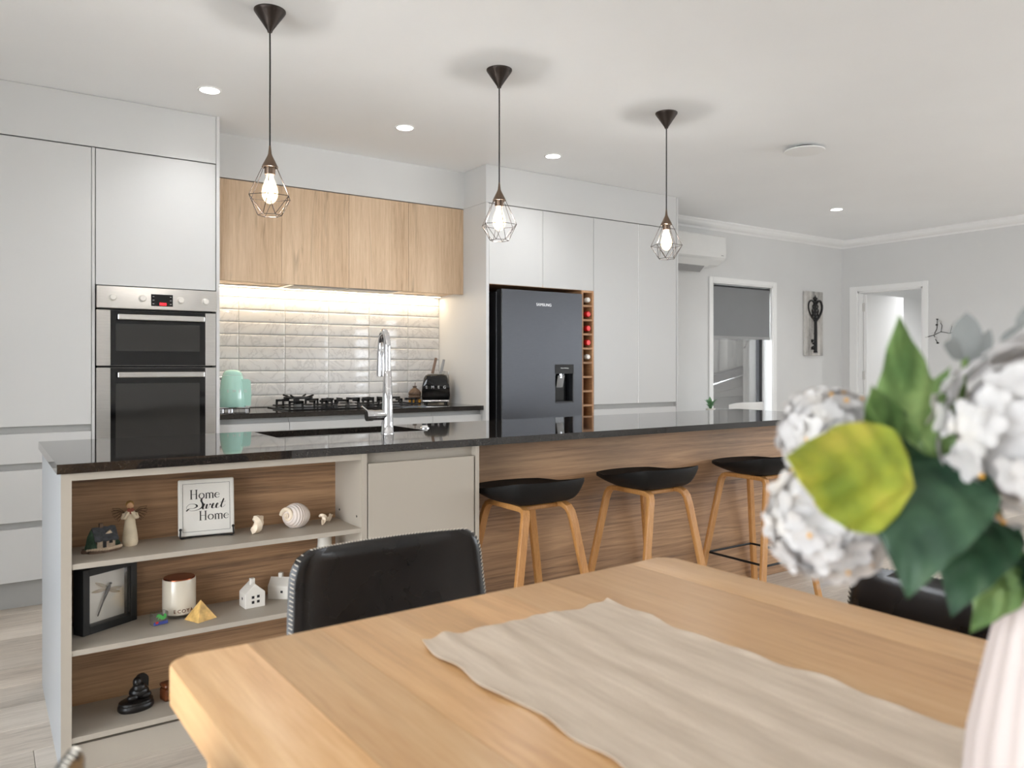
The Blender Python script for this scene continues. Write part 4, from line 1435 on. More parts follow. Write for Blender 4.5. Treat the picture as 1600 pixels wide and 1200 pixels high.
place_shell('tiny_shell', 'tiny pale shell nearest the right end of the top shelf', (1.072, 2.738, S1), 0.017, Matrix.Rotation(R(10), 4, 'Z') @ Matrix.Rotation(R(75), 4, 'Y'), 'shell_cream', turns=3, grow=0.2, rib=0.14, nr=10, spire=1.4, asp=1.0)

t = thing('dragonfly_frame', 'black box frame with a mounted dragonfly on the middle island shelf', 'frame', (0.330, 2.738, S2), R(29))
FW, FH, FD = 0.093, 0.200, 0.046
for b in ((-FW, -FW + 0.022, 0, FH), (FW - 0.022, FW, 0, FH), (-FW + 0.022, FW - 0.022, 0, 0.022), (-FW + 0.022, FW - 0.022, FH - 0.022, FH)):
    G().box(b[0], b[1], -FD / 2, FD / 2, b[2], b[3], 0.001).build('frame_bar', 'black_matte', t)
G().box(-FW + 0.022, FW - 0.022, 0.010, 0.020, 0.022, FH - 0.022).build('backing', 'paper', t)
G().tube([(0.016, 0.004, 0.128), (0.010, 0.004, 0.118), (0.004, 0.004, 0.104), (-0.008, 0.004, 0.080), (-0.026, 0.004, 0.040)], [0.0035, 0.006, 0.0042, 0.0022, 0.0018], 9).build('dragonfly_body', 'dragonfly_body', t, smooth=True)
G().ell((0.018, 0.004, 0.132), 0.0048, 0.004, 0.004, 10, 6).build('dragonfly_head', 'dragonfly_body', t)
for (ax, az), (bx, bz), w_ in (((0.008, 0.118), (-0.046, 0.118), 0.011), ((0.012, 0.116), (0.058, 0.112), 0.011), ((0.010, 0.122), (-0.034, 0.146), 0.010), ((0.010, 0.112), (0.052, 0.098), 0.010)):
    dx, dz = bx - ax, bz - az
    l = math.hypot(dx, dz)
    nx, nz = -dz / l, dx / l
    P = []
    for k in range(9):
        u = k / 8
        P.append((ax + dx * u + nx * w_ / 2 * math.sin(PI * min(1, u * 0.92 + 0.05)) ** 0.7, az + dz * u + nz * w_ / 2 * math.sin(PI * min(1, u * 0.92 + 0.05)) ** 0.7))
    for k in range(8, -1, -1):
        u = k / 8
        P.append((ax + dx * u - nx * w_ / 2 * math.sin(PI * min(1, u * 0.92 + 0.05)) ** 0.7, az + dz * u - nz * w_ / 2 * math.sin(PI * min(1, u * 0.92 + 0.05)) ** 0.7))
    G().prism(P, 0.0035, 0.0045, 'xz').build('dragonfly_wing', 'wing', t)
G().box(-FW + 0.022, FW - 0.022, -0.014, -0.012, 0.022, FH - 0.022).build('pane', 'pane', t)

t = thing('scented_candle', 'cream glass candle jar with a copper lid on the middle shelf', 'candle', (0.545, 2.738, S2), R(-10))
G().lathe([(0.046, 0.0), (0.049, 0.002), (0.049, 0.006), (0.0465, 0.008)], seg=36).build('glass_foot', 'crystal', t, smooth=True)
G().lathe([(0.045, 0.0075), (0.0505, 0.012), (0.0520, 0.030), (0.0515, 0.119), (0.0505, 0.1215), (0.049, 0.122)], seg=40).build('jar', 'cream_glass', t, smooth=True)
G().lathe([(0.0488, 0.119), (0.0488, 0.1235), (0.047, 0.126), (0.0, 0.1265)], seg=40).build('lid', 'copper', t, smooth=True)
for k, ch in enumerate('ECOYA'):
    a = R(-90 - 16 + k * 15)
    text(ch, 0.0155, 'copper', t, (0.0523 * math.cos(a), 0.0523 * math.sin(a), 0.024), (R(90), 0, a + R(90)), name='letter', extrude=0.0004)

t = thing('crystal_block', 'small clear souvenir block with a green gecko decal on the middle shelf', 'souvenir', (0.472, 2.672, S2), R(12))
G().box(-0.024, 0.024, -0.014, 0.014, 0, 0.040, 0.002).build('block', 'crystal', t)
G().box(-0.022, 0.022, -0.0145, -0.0141, 0.002, 0.012).build('caption_band', 'decal_blue', t)
G().ell((-0.012, -0.0148, 0.010), 0.005, 0.0006, 0.004, 10, 6).build('red_spot', 'decal_red', t)
g = G()
g.ribbon(spl([(-0.014, 0.028), (-0.006, 0.032), (0.0, 0.026), (0.007, 0.022), (0.014, 0.028), (0.010, 0.034)]), [0.004 + 0.007 * math.sin(PI * i / 30) for i in range(31)], None, 0.0005, -0.0142)
for a, b in (((-0.006, 0.031), (-0.010, 0.037)), ((-0.004, 0.026), (-0.009, 0.019)), ((0.006, 0.024), (0.004, 0.016)), ((0.009, 0.025), (0.016, 0.020))):
    g.ribbon([a, b], 0.003, 0.003, 0.0005, -0.0142)
g.build('gecko_decal', 'gecko_green', t)

g = G()
b = 0.036
vb = [g.bm.verts.new(p) for p in ((-b, -b, 0), (b, -b, 0), (b, b, 0), (-b, b, 0))]
tp = g.bm.verts.new((0, 0, 0.062))
g.bm.faces.new(vb[::-1])
for i in range(4):
    g.bm.faces.new((vb[i], vb[(i + 1) % 4], tp))
bmesh.ops.bevel(g.bm, geom=list(g.bm.edges), offset=0.001, segments=1, profile=0.5, affect='EDGES')
tag(g.build('onyx_pyramid', 'onyx', loc=(0.594, 2.655, S2), rot=(0, 0, R(24))), 'honey coloured banded stone pyramid on the middle shelf', 'ornament')


def ceramic_house(label, loc, rz, w_, dp, hw, hr, wins, chim):
    t = thing('ceramic_house', label, 'ornament', loc, rz, 'white ceramic houses')
    g = G()
    g.prism([(-w_, 0), (w_, 0), (w_, hw), (0, hr), (-w_, hw)], -dp, dp, 'xz')
    bmesh.ops.bevel(g.bm, geom=list(g.bm.edges), offset=0.0015, segments=2, profile=0.5, affect='EDGES')
    g.build('house_body', 'white_ceramic', t)
    G().box(chim - 0.008, chim + 0.008, -0.006, 0.008, hw + 0.005, hr + 0.014, 0.0015).build('chimney', 'white_ceramic', t)
    for axis, a, z, s in wins:
        if axis == 'f':
            G().box(a - s, a + s, -dp - 0.0006, -dp + 0.002, z - s, z + s).build('window_hole', 'ink', t)
        else:
            G().box(-w_ - 0.0006, -w_ + 0.002, a - s, a + s, z - s, z + s).build('window_hole', 'ink', t)


ceramic_house('white ceramic house with four square windows in its gable', (0.772, 2.700, S2), R(4), 0.034, 0.030, 0.050, 0.080, [('f', -0.008, 0.036, 0.0045), ('f', 0.010, 0.037, 0.0045), ('f', -0.008, 0.019, 0.0045), ('f', 0.010, 0.020, 0.0045), ('s', 0.0, 0.03, 0.004)], 0.0)
ceramic_house('white ceramic house half hidden by the black leather chair', (0.885, 2.745, S2), R(52), 0.030, 0.036, 0.046, 0.072, [('s', -0.014, 0.026, 0.004), ('f', -0.004, 0.030, 0.0045), ('f', 0.014, 0.030, 0.0045)], 0.004)
t = thing('glass_candlestick', 'pale frosted candlestick standing under the top shelf near the partition', 'candlestick', (1.03, 2.70, S2), 0)
G().lathe([(0.036, 0), (0.036, 0.006), (0.012, 0.016), (0.010, 0.09), (0.014, 0.13), (0.026, 0.16), (0.024, 0.205), (0.022, 0.208), (0, 0.208)], seg=26).build('stick', 'white_ceramic', t, smooth=True)
G().lathe([(0.024, 0.164), (0.030, 0.166), (0.030, 0.172), (0.0245, 0.174)], seg=26).build('rim', 'crystal', t, smooth=True)

t = thing('buddha_figurine', 'black seated figure on an oval base on the lowest island shelf', 'figurine', (0.405, 2.672, S3), R(10))
G().lathe([(0.050, 0), (0.054, 0.006), (0.053, 0.016), (0.049, 0.020), (0.051, 0.022), (0.050, 0.027), (0.040, 0.031), (0, 0.031)], seg=32, sy=0.72).build('oval_base', 'buddha_black', t, smooth=True)
g = G()
g.ell((0.010, 0.002, 0.050), 0.030, 0.024, 0.022, 16, 10)
g.ell((-0.012, -0.010, 0.040), 0.018, 0.012, 0.011, 12, 8)
g.ell((0.026, -0.010, 0.040), 0.018, 0.012, 0.011, 12, 8)
g.ell((0.008, -0.004, 0.064), 0.021, 0.018, 0.018, 14, 8)
bd = g.build('seated_body', 'buddha_black', t, smooth=True)
G().ell((0.002, -0.006, 0.084), 0.0135, 0.0135, 0.016, 14, 8).build('head', 'buddha_black', t, smooth=True)
G().prism([(0.002, 0.03), (0.042, 0.03), (0.044, 0.075)] + arc(0.024, 0.078, 0.020, 0, 180, 8) + [(0.002, 0.075)], 0.014, 0.024, 'xz').build('back_rest', 'buddha_black', t)
t = thing('carved_box', 'brown carved trinket box behind the table corner on the lowest shelf', 'box', (0.512, 2.690, S3), R(15))
G().box(-0.030, 0.030, -0.022, 0.022, 0, 0.040, 0.006, 2).build('box_body', 'amber_brown', t)
G().box(-0.031, 0.031, -0.023, 0.023, 0.0405, 0.056, 0.008, 3).build('lid', 'amber_brown', t)
for k in (-1, 1):
    G().ell((k * 0.012, -0.0215, 0.022), 0.006, 0.003, 0.007, 10, 6).build('carving', 'gold', t)

# ------------------------------------------------------------------ ceiling lights
def downlight(x, y, label, k=1.0):
    t = thing('downlight', label, 'light', (x, y, ZC), 0, 'recessed ceiling downlights')
    G().lathe([(0.046, 0.0), (0.046, -0.004), (0.054, -0.005), (0.057, -0.001), (0.057, 0.0)][::-1], seg=32).build('trim_ring', 'trim_white', t, smooth=True)
    G().lathe([(0.0455, -0.0005), (0.0455, -0.0035), (0, -0.0035)][::-1], seg=28).build('lens', 'downlight_glow', t, smooth=True)
    l = bpy.data.lights.new('downlight_lamp', 'SPOT')
    l.energy = DOWN_W * k
    l.spot_size = R(135)
    l.spot_blend = 0.9
    l.shadow_soft_size = 0.034
    l.color = (0.985, 0.99, 1.0)
    o = bpy.data.objects.new('downlight_lamp', l)
    COL.objects.link(o)
    o.parent = t
    o.location = (0, 0, -0.008)


for x, y, lb in ((0.944, 4.03, 'lit recessed downlight in front of the oven tower'), (2.017, 4.03, 'lit recessed downlight in front of the oak wall cabinets'), (3.087, 4.03, 'lit recessed downlight in front of the fridge'), (6.18, 4.0, 'lit recessed downlight near the far window'),
                 (-1.0, 3.2, 'added unseen downlight left of the kitchen island'), (0.1, 1.3, 'downlight left of the dining table'), (2.2, 1.3, 'downlight right of the dining table'), (4.3, 1.3, 'downlight at the right end of the island'), (6.3, 1.3, 'downlight over the right side of the room'), (0.8, -0.9, 'added unseen downlight behind the dining table'), (3.2, -0.9, 'added unseen downlight in the rear middle of the room'), (5.8, -0.9, 'added unseen downlight in the rear right of the room'), (9.0, 4.2, 'added unseen downlight brightening the hall beyond the doorway')):  # out of view; left, rear and hall lamps added to brighten the rooms
    downlight(x, y, lb, 7.0 if x > 8 else (2.0 if x > 4 else (1.0 if y > 3.5 else 0.22)))

t = thing('ceiling_vent', 'round flat white ceiling vent disc right of the pendants', 'vent', (4.262, 2.979, ZC))
G().lathe([(0.06, 0), (0.06, -0.022), (0.0, -0.022)][::-1], seg=32).build('vent_neck', 'black_matte', t, smooth=True)
G().lathe([(0.118, -0.020), (0.121, -0.024), (0.118, -0.028), (0.06, -0.032), (0.0, -0.033)][::-1], seg=44).build('vent_disc', 'trim_white', t, smooth=True)


def pendant(x, y, label):
    t = thing('pendant_light', label, 'light', (x, y, 1.757), 0, 'caged pendant lights over the island')
    zc = ZC - 1.757
    G().lathe([(0.0595, 0), (0.0595, -0.004), (0.056, -0.010), (0.011, -0.076), (0.0085, -0.084), (0, -0.084)][::-1], (0, 0, zc), 36).build('ceiling_rose', 'pendant_metal', t, smooth=True)
    G().tube([(0, 0, zc - 0.082), (0.001, 0.001, zc - 0.2), (0, 0, zc - 0.38), (0, 0, 0.262)], 0.0032, 8).build('cord', 'black_matte', t, smooth=True)
    G().lathe([(0.0035, 0.272), (0.0045, 0.262), (0.007, 0.240), (0.010, 0.232), (0.030, 0.192), (0.031, 0.188), (0.029, 0.187), (0.0, 0.20)], seg=28).build('cap', 'pendant_bronze', t, smooth=True)
    G().lathe([(0.0205, 0.197), (0.0205, 0.165), (0.019, 0.161), (0, 0.161)], seg=24).build('lamp_holder', 'pendant_bronze', t, smooth=True)
    cg = bpy.data.objects.new('cage', None)
    g = G()
    zt, zm, zb = 0.190, 0.104, 0.004
    rt, rm, rb_ = 0.029, 0.084, 0.044
    top = [(rt * math.cos(R(60 * k + 8)), rt * math.sin(R(60 * k + 8)), zt) for k in range(6)]
    mid = [(rm * math.cos(R(60 * k + 8)), rm * math.sin(R(60 * k + 8)), zm - 0.030) for k in range(6)]
    bot = [(rb_ * math.cos(R(60 * k + 38)), rb_ * math.sin(R(60 * k + 38)), zb) for k in range(6)]
    r_ = 0.0013
    for k in range(6):
        g.tube([top[k], mid[k]], r_, 6)
        g.tube([mid[k], mid[(k + 1) % 6]], r_, 6)
        g.tube([bot[k], bot[(k + 1) % 6]], r_, 6)
        g.tube([mid[k], bot[k]], r_, 6)
        g.tube([mid[(k + 1) % 6], bot[k]], r_, 6)
    g.build('cage', 'pendant_metal', t)
    bpy.data.objects.remove(cg)
    bulb = G().lathe([(0.013, 0.163), (0.014, 0.150), (0.020, 0.135), (0.028, 0.112), (0.031, 0.092), (0.029, 0.075), (0.022, 0.060), (0.012, 0.051), (0, 0.048)], seg=24).build('bulb', 'bulb_glass', t, smooth=True)
    g = G()
    for k in range(6):
        a = 2 * PI * k / 6
        g.tube([(0.007 * math.cos(a), 0.007 * math.sin(a), 0.135), (0.015 * math.cos(a + 0.3), 0.015 * math.sin(a + 0.3), 0.075)], 0.0016, 6)
    g.build('filament', 'filament_glow', bulb)
    l = bpy.data.lights.new('bulb_lamp', 'POINT')
    l.energy = BULB_W
    l.color = (1.0, 0.97, 0.94)
    l.shadow_soft_size = 0.008
    o = bpy.data.objects.new('bulb_lamp', l)
    COL.objects.link(o)
    o.parent = t
    o.location = (0, 0, 0.100)


pendant(0.925, 3.0, 'black caged pendant nearest the oven end of the island')
pendant(1.985, 3.0, 'middle one of the three caged pendants over the island')
pendant(3.07, 3.0, 'caged pendant nearest the fridge and air conditioner')

# ------------------------------------------------------------------ far wall: air conditioner, blind, key picture
t = thing('air_conditioner', 'white wall mounted air conditioner above the far window', 'air conditioner', (5.30, YF, 2.12))
AX0, AX1 = 4.86, 5.72
prof = [(YF - 0.002, 2.382), (YF - 0.185, 2.382), (YF - 0.200, 2.370), (YF - 0.205, 2.22), (YF - 0.200, 2.18), (YF - 0.185, 2.160), (YF - 0.120, 2.120), (YF - 0.04, 2.105), (YF - 0.002, 2.105)]
g = G()
g.prism(prof, AX0, AX1, 'yz')
es = [e for e in g.bm.edges if len({round(v.co.x, 4) for v in e.verts}) == 1]
bmesh.ops.bevel(g.bm, geom=es, offset=0.008, segments=2, profile=0.5, affect='EDGES')
g.build('casing', 'white_plastic', t, True)
G().prism([(YF - 0.198, 2.156), (YF - 0.196, 2.153), (YF - 0.110, 2.098), (YF - 0.108, 2.102)], AX0 + 0.06, AX1 - 0.16, 'yz').build('louvre', 'white_plastic', t, True)
G().prism([(YF - 0.135, 2.118), (YF - 0.131, 2.114), (YF - 0.060, 2.052), (YF - 0.056, 2.058)], AX0 + 0.06, AX1 - 0.20, 'yz').build('vane', 'grey_plastic', t, True)
G().box(AX1 - 0.07, AX1 - 0.04, YF - 0.2065, YF - 0.2035, 2.196, 2.201).build('badge', 'grey_plastic', t, True)

t = thing('roller_blind', 'grey roller blind half lowered in the far window', 'blind', (6.2, YF + 0.03, 1.44))
bx0, bx1 = WX0 + 0.014, WX1 - 0.016
G().cyl((bx0, YF + 0.035, 1.945), (bx1, YF + 0.035, 1.945), 0.019, seg=18).build('roller', 'aluminium_dark', t, True, smooth=True)
G().box(bx0 + 0.004, bx1 - 0.004, YF + 0.0145, YF + 0.0160, 1.472, 1.946).build('fabric', 'blind_fabric', t, True)
G().box(bx0 + 0.002, bx1 - 0.002, YF + 0.008, YF + 0.022, 1.446, 1.472, 0.005, 2).build('bottom_rail', 'grey_plastic', t, True)
G().box(bx1, bx1 + 0.004, YF + 0.012, YF + 0.06, 1.92, 1.972).build('bracket', 'grey_plastic', t, True)

t = thing('key_picture', 'distressed grey board with a black ornamental key hung on far wall', 'wall decoration', (7.32, YF, 1.29))
kx0, kx1, kz0, kz1 = 7.166, 7.482, 1.292, 1.972
G().box(kx0, kx1, YF - 0.026, YF - 0.002, kz0, kz1, 0.003).build('board', 'distressed_board', t, True)
kc = 7.335
g = G()
ky = YF - 0.034
T_ = lambda P, r: g.tube([(kc + a, ky, b) for a, b in P], r, 8)
T_([(0.0, 1.33), (0.004, 1.50), (0.004, 1.66)], [0.020, 0.019, 0.017])
T_([(0, 1.322), (0, 1.336)], 0.024)
T_([(0, 1.52), (0, 1.53)], 0.022)
T_([(0, 1.655), (0, 1.67)], 0.026)
g.build('shaft', 'black_iron', t, True, smooth=True)
g = G()
for z in (1.362, 1.385, 1.42, 1.452):
    g.box(kc - 0.062 if z in (1.362, 1.452) else kc - 0.044, kc - 0.01, ky - 0.006, ky + 0.006, z - 0.008, z + 0.008)
g.box(kc - 0.064, kc - 0.050, ky - 0.006, ky + 0.006, 1.354, 1.385)
g.box(kc - 0.064, kc - 0.050, ky - 0.006, ky + 0.006, 1.43, 1.462)
g.build('bit', 'black_iron', t, True)
g = G()
def scroll(cx, cz, r, a0, a1, w_=0.006, n=18):
    g.tube([(kc + cx + r * (1 - 0.6 * k / n) * math.cos(R(a0 + (a1 - a0) * k / n)), ky, cz + r * (1 - 0.6 * k / n) * math.sin(R(a0 + (a1 - a0) * k / n))) for k in range(n + 1)], w_, 6)
for s in (-1, 1):
    g.tube([(kc + s * q_[0], ky, q_[1]) for q_ in spl([(0.012, 1.66), (0.07, 1.71), (0.112, 1.775), (0.115, 1.835), (0.085, 1.872), (0.045, 1.868), (0.02, 1.845)])], [0.008 if s < 0 else 0.013] * 37, 6)
    scroll(s * 0.032, 1.705, 0.030, 90, 90 - s * 500)
    scroll(s * 0.030, 1.765, 0.030, 270, 270 + s * 480)
    scroll(s * 0.028, 1.815, 0.026, 90, 90 + s * 480)
g.tube([(kc, ky, 1.67), (kc, ky, 1.84), (kc, ky, 1.88)], 0.006, 6)
g.build('bow', 'black_iron', t, True, smooth=True)
g = G()
g.lathe([(0.012, 1.868), (0.026, 1.878), (0.018, 1.892), (0.024, 1.902), (0.010, 1.918), (0, 1.94)], (kc, ky, 0), 14, 1, 0.4)
for s in (-1, 1):
    g.ell((kc + s * 0.026, ky, 1.898), 0.014, 0.006, 0.012, 10, 6)
g.build('finial', 'black_iron', t, True, smooth=True)

t = thing('metal_branch_ornament', 'small metal branch ornament on the wall right of the doorway', 'wall decoration', (XR, 3.96, 1.45))
g = G()
for P in ([(4.09, 1.47), (4.02, 1.49), (3.95, 1.52), (3.86, 1.50), (3.78, 1.53)], [(4.02, 1.49), (3.99, 1.55), (3.985, 1.64)], [(3.95, 1.52), (3.94, 1.58), (3.96, 1.62)], [(4.02, 1.49), (4.0, 1.44), (3.98, 1.41)], [(3.86, 1.50), (3.84, 1.58)]):
    g.tube([(XR - 0.012, a, b) for a, b in P], 0.0035, 6)
g.build('twig', 'black_iron', t, True)
for a, b, r_ in ((3.985, 1.645, 0.012), (3.99, 1.59, 0.014), (3.955, 1.62, 0.018), (4.03, 1.50, 0.02), (4.0, 1.46, 0.018), (3.98, 1.41, 0.015), (4.095, 1.47, 0.016), (3.84, 1.58, 0.016), (3.78, 1.53, 0.014)):
    G().ell((XR - 0.014, a, b), 0.003, r_, r_ * 0.55, 10, 6).build('leaf', 'steel' if r_ > 0.015 else 'black_iron', t, True)

# desk with plant and white chair in front of the far window (mostly hidden by the island)
t = thing('writing_desk', 'white desk under the far window, its top hidden by the island', 'desk', (5.65, 4.74, 0))
G().box(4.95, 6.4, 4.47, 5.0, 0.715, 0.74, 0.003).build('desk_top', 'white_plastic', t, True)
for xx in (4.98, 6.37):
    for yy in (4.51, 4.96):
        G().box(xx - 0.02, xx + 0.02, yy - 0.02, yy + 0.02, 0, 0.715).build('leg', 'white_plastic', t, True)
t = thing('potted_plant', 'small green leafy plant peeping over the island below the window', 'plant', (5.36, 4.70, 0.74))
G().lathe([(0.035, 0), (0.042, 0.06), (0.045, 0.062), (0.041, 0.064), (0.0, 0.058)], seg=20).build('pot', 'white_ceramic', t, smooth=True)
random.seed(21)
for k in range(13):
    a = random.uniform(0, 2 * PI)
    ln = random.uniform(0.07, 0.125)
    lean = random.uniform(0.1, 0.8)
    w_ = random.uniform(0.010, 0.020)
    def lf(u, v, a=a, ln=ln, lean=lean, w_=w_):
        r_ = math.sin(lean * u * 1.4) * ln
        z = 0.058 + math.cos(lean * u * 1.2) * ln * u
        s = (v - 0.5) * 2 * w_ * math.sin(PI * min(1, 0.12 + u * 0.88)) ** 0.8
        return (r_ * u * math.cos(a) - s * math.sin(a), r_ * u * math.sin(a) + s * math.cos(a), z)
    G().grid(7, 3, lf, (0, 0, -0.0008)).build('leaf', 'plant_green', t)


def white_chair(loc, rz):
    t = thing('white_desk_chair', 'rounded white chair back just showing over the island worktop', 'chair', loc, rz)
    def bk(u, v):
        a = R(-68 + 136 * u)
        r_ = 0.215 - 0.01 * v
        return (r_ * math.sin(a), -r_ * math.cos(a) + 0.05, 0.46 + 0.435 * v - 0.02 * abs(2 * u - 1) ** 4 * v)
    G().grid(22, 8, bk, lambda u, v: (-0.022 * math.sin(R(-68 + 136 * u)), 0.022 * math.cos(R(-68 + 136 * u)), 0)).build('backrest', 'white_plastic', t, smooth=60)
    G().lathe([(0.0, 0.435), (0.19, 0.44), (0.21, 0.452), (0.212, 0.465), (0.20, 0.478), (0.0, 0.47)], seg=30).build('seat', 'white_plastic', t, smooth=True)
    for sx in (-1, 1):
        for sy in (-1, 1):
            G().tube([(sx * 0.13, sy * 0.13, 0.437), (sx * 0.21, sy * 0.21, 0)], [0.016, 0.011], 10).build('leg', 'stool_oak', t, smooth=True)


white_chair((5.07, 4.12, 0), 0)

# ------------------------------------------------------------------ bar stools
def make_stool():
    t = thing('bar_stool', '', 'stool', (0, 0, 0), 0, 'black and oak bar stools at the island')
    # moulded shell: flat front lip (towards +y), low back (towards -y)
    NU, NV = 30, 30
    hx, hy = 0.205, 0.200
    def plan(u, v):
        a, b = 2 * u - 1, 2 * v - 1
        return a * math.sqrt(1 - 0.34 * b * b), b * math.sqrt(1 - 0.38 * a * a), max(abs(a), abs(b))
    def rimz(Y):
        k = max(0.0, min(1.0, (0.35 - Y) / 1.15))
        k = k ** 1.25
        return 0.692 + 0.040 * k, k
    def top(u, v):
        X, Y, rho = plan(u, v)
        zr, k = rimz(Y)
        z = zr - (0.010 + 0.062 * k) * (1 - rho ** 4) - 0.020 * (1 - k) * (1 - rho ** 2) * (1 - max(0, Y)) 
        return Vector((X * hx, Y * hy, z))
    def off(u, v):
        X, Y, rho = plan(u, v)
        zr, k = rimz(Y)
        fr_ = max(0.0, Y)
        zlow = 0.632 + 0.034 * fr_ ** 1.5
        zb_ = zlow + (zr - 0.015 - zlow) * rho ** 5
        zt_ = top(u, v).z
        zb_ = min(zb_, zt_ - 0.006)
        sh = 0.05 * rho ** 3 * (1 - rho ** 6)
        return (-X * hx * sh, -Y * hy * sh, zb_ - zt_)
    G().grid(NU, NV, top, off).build('seat_shell', 'black_plastic', t, smooth=60)
    # two bent-ply frames, each an arch with two splayed legs
    for s in (-1, 1):
        def P(k):
            return k
        path = []
        fy_, fx_ = 0.200, 0.228
        by, bx = 0.138, 0.108
        for sy in (-1, 1):
            leg = [Vector((s * fx_, sy * fy_, 0.0)), Vector((s * (bx + 0.012), sy * (by + 0.006), 0.565))]
            cor = [Vector((s * (bx + 0.004), sy * (by + 0.001), 0.597)), Vector((s * (bx - 0.002), sy * (by - 0.010), 0.615)), Vector((s * (bx - 0.005), sy * (by - 0.030), 0.623)), Vector((s * (bx - 0.006), sy * 0.06, 0.624))]
            seq = leg + cor
            path = path + (seq if sy < 0 else seq[::-1])
        # rectangular section 34 x 18 mm; the wide side faces along x
        g = G()
        rings = []
        n = len(path)
        for i, p in enumerate(path):
            tg = (path[min(i + 1, n - 1)] - path[max(i - 1, 0)]).normalized()
            wd = Vector((s, 0, 0.0))
            if i in (0, 1, n - 1, n - 2):
                wd = Vector((s * 1.0, 0, 0.22))
            wd = (wd - tg * wd.dot(tg)).normalized()
            nm = tg.cross(wd).normalized()
            hw, ht = 0.0175, 0.0105
            rings.append([g.bm.verts.new(p + wd * a * hw + nm * b * ht) for a, b in ((-1, -0.6), (-0.85, -1), (0.85, -1), (1, -0.6), (1, 0.6), (0.85, 1), (-0.85, 1), (-1, 0.6))])
        for a, b in zip(rings, rings[1:]):
            for k in range(8):
                g.bm.faces.new((a[k], b[k], b[(k + 1) % 8], a[(k + 1) % 8]))
        g.bm.faces.new(rings[0])
        g.bm.faces.new(rings[-1][::-1])
        zmin = min(v.co.z for v in g.bm.verts)
        for v in g.bm.verts:
            if v.co.z < 0.02:
                v.co.z = 0.0
        g.build('leg_frame', 'stool_oak', t, smooth=35)
    G().box(-0.095, 0.095, -0.085, 0.085, 0.610, 0.628, 0.004).build('support_block', 'stool_oak', t)
    fz = 0.215
    k_ = fz / 0.565
    lx, ly = 0.228 + (0.120 - 0.228) * k_ - 0.016, 0.200 + (0.144 - 0.200) * k_
    g = G()
    g.tube([(-lx, -ly, fz), (lx, -ly, fz), (lx, ly, fz), (-lx, ly, fz)], 0.006, 8, closed=True)
    g.build('footrest', 'black_iron', t, smooth=True)
    return t


st = make_stool()
for i, (x, lb) in enumerate(((1.846, 'black seated oak bar stool beside the greige cupboard'), (2.512, 'middle oak bar stool with black shell seat at the island'), (3.296, 'oak bar stool nearest the white flowers, footrest ring showing'))):
    o = st if i == 0 else copy_tree(st)
    o.location = (x, 2.578, 0)
    o['label'] = lb

# ------------------------------------------------------------------ dining table
TZ, TT = 0.76, 0.056
TR = R(1.6)
TL, TWd = 1.95, 1.035
t = thing('dining_table', 'thick pale oak dining table filling the foreground', 'table', (0.765, 1.215 - TL / 2, 0), TR)
nb = 9
bw = TWd / nb
rc = 0.028
for i in range(nb):
    a, b = -TWd / 2 + i * bw, -TWd / 2 + (i + 1) * bw
    a2, b2 = a + (0.0003 if i else 0), b - (0.0003 if i < nb - 1 else 0)
    y0, y1 = -TL / 2, TL / 2
    if i == 0:
        out = [(b2, y0), (b2, y1)] + arc(a2 + rc, y1 - rc, rc, 90, 180, 6) + arc(a2 + rc, y0 + rc, rc, 180, 270, 6)
    elif i == nb - 1:
        out = [(a2, y1), (a2, y0)] + arc(b2 - rc, y0 + rc, rc, 270, 360, 6) + arc(b2 - rc, y1 - rc, rc, 0, 90, 6)
    else:
        out = [(a2, y0), (b2, y0), (b2, y1), (a2, y1)]
    g = G()
    g.prism(out, TZ - TT, TZ, 'xy')
    if i in (0, nb - 1):
        lim = b2 if i == 0 else a2
        es = [e for e in g.bm.edges if abs(e.verts[0].co.z - e.verts[1].co.z) < 1e-6 and not all(abs(v.co.x - lim) < 1e-5 for v in e.verts)]
    else:
        es = [e for e in g.bm.edges if abs(e.verts[0].co.z - e.verts[1].co.z) < 1e-6 and abs(e.verts[0].co.y - e.verts[1].co.y) < 1e-6]
    bmesh.ops.bevel(g.bm, geom=es, offset=0.006, segments=3, profile=0.5, affect='EDGES')
    g.build('board', 'table_oak', t, smooth=30)
for sx in (-1, 1):
    for sy in (-1, 1):
        cx, cy = sx * (TWd / 2 - 0.09), sy * (TL / 2 - 0.09)
        G().box(cx - 0.045, cx + 0.045, cy - 0.045, cy + 0.045, 0, TZ - TT - 0.0005, 0.004).build('leg', 'table_oak', t)
for sx in (-1, 1):
    cx = sx * (TWd / 2 - 0.09)
    G().box(cx - 0.012, cx + 0.012, -TL / 2 + 0.135, TL / 2 - 0.135, TZ - TT - 0.09, TZ - TT - 0.0005).build('apron', 'table_oak', t)

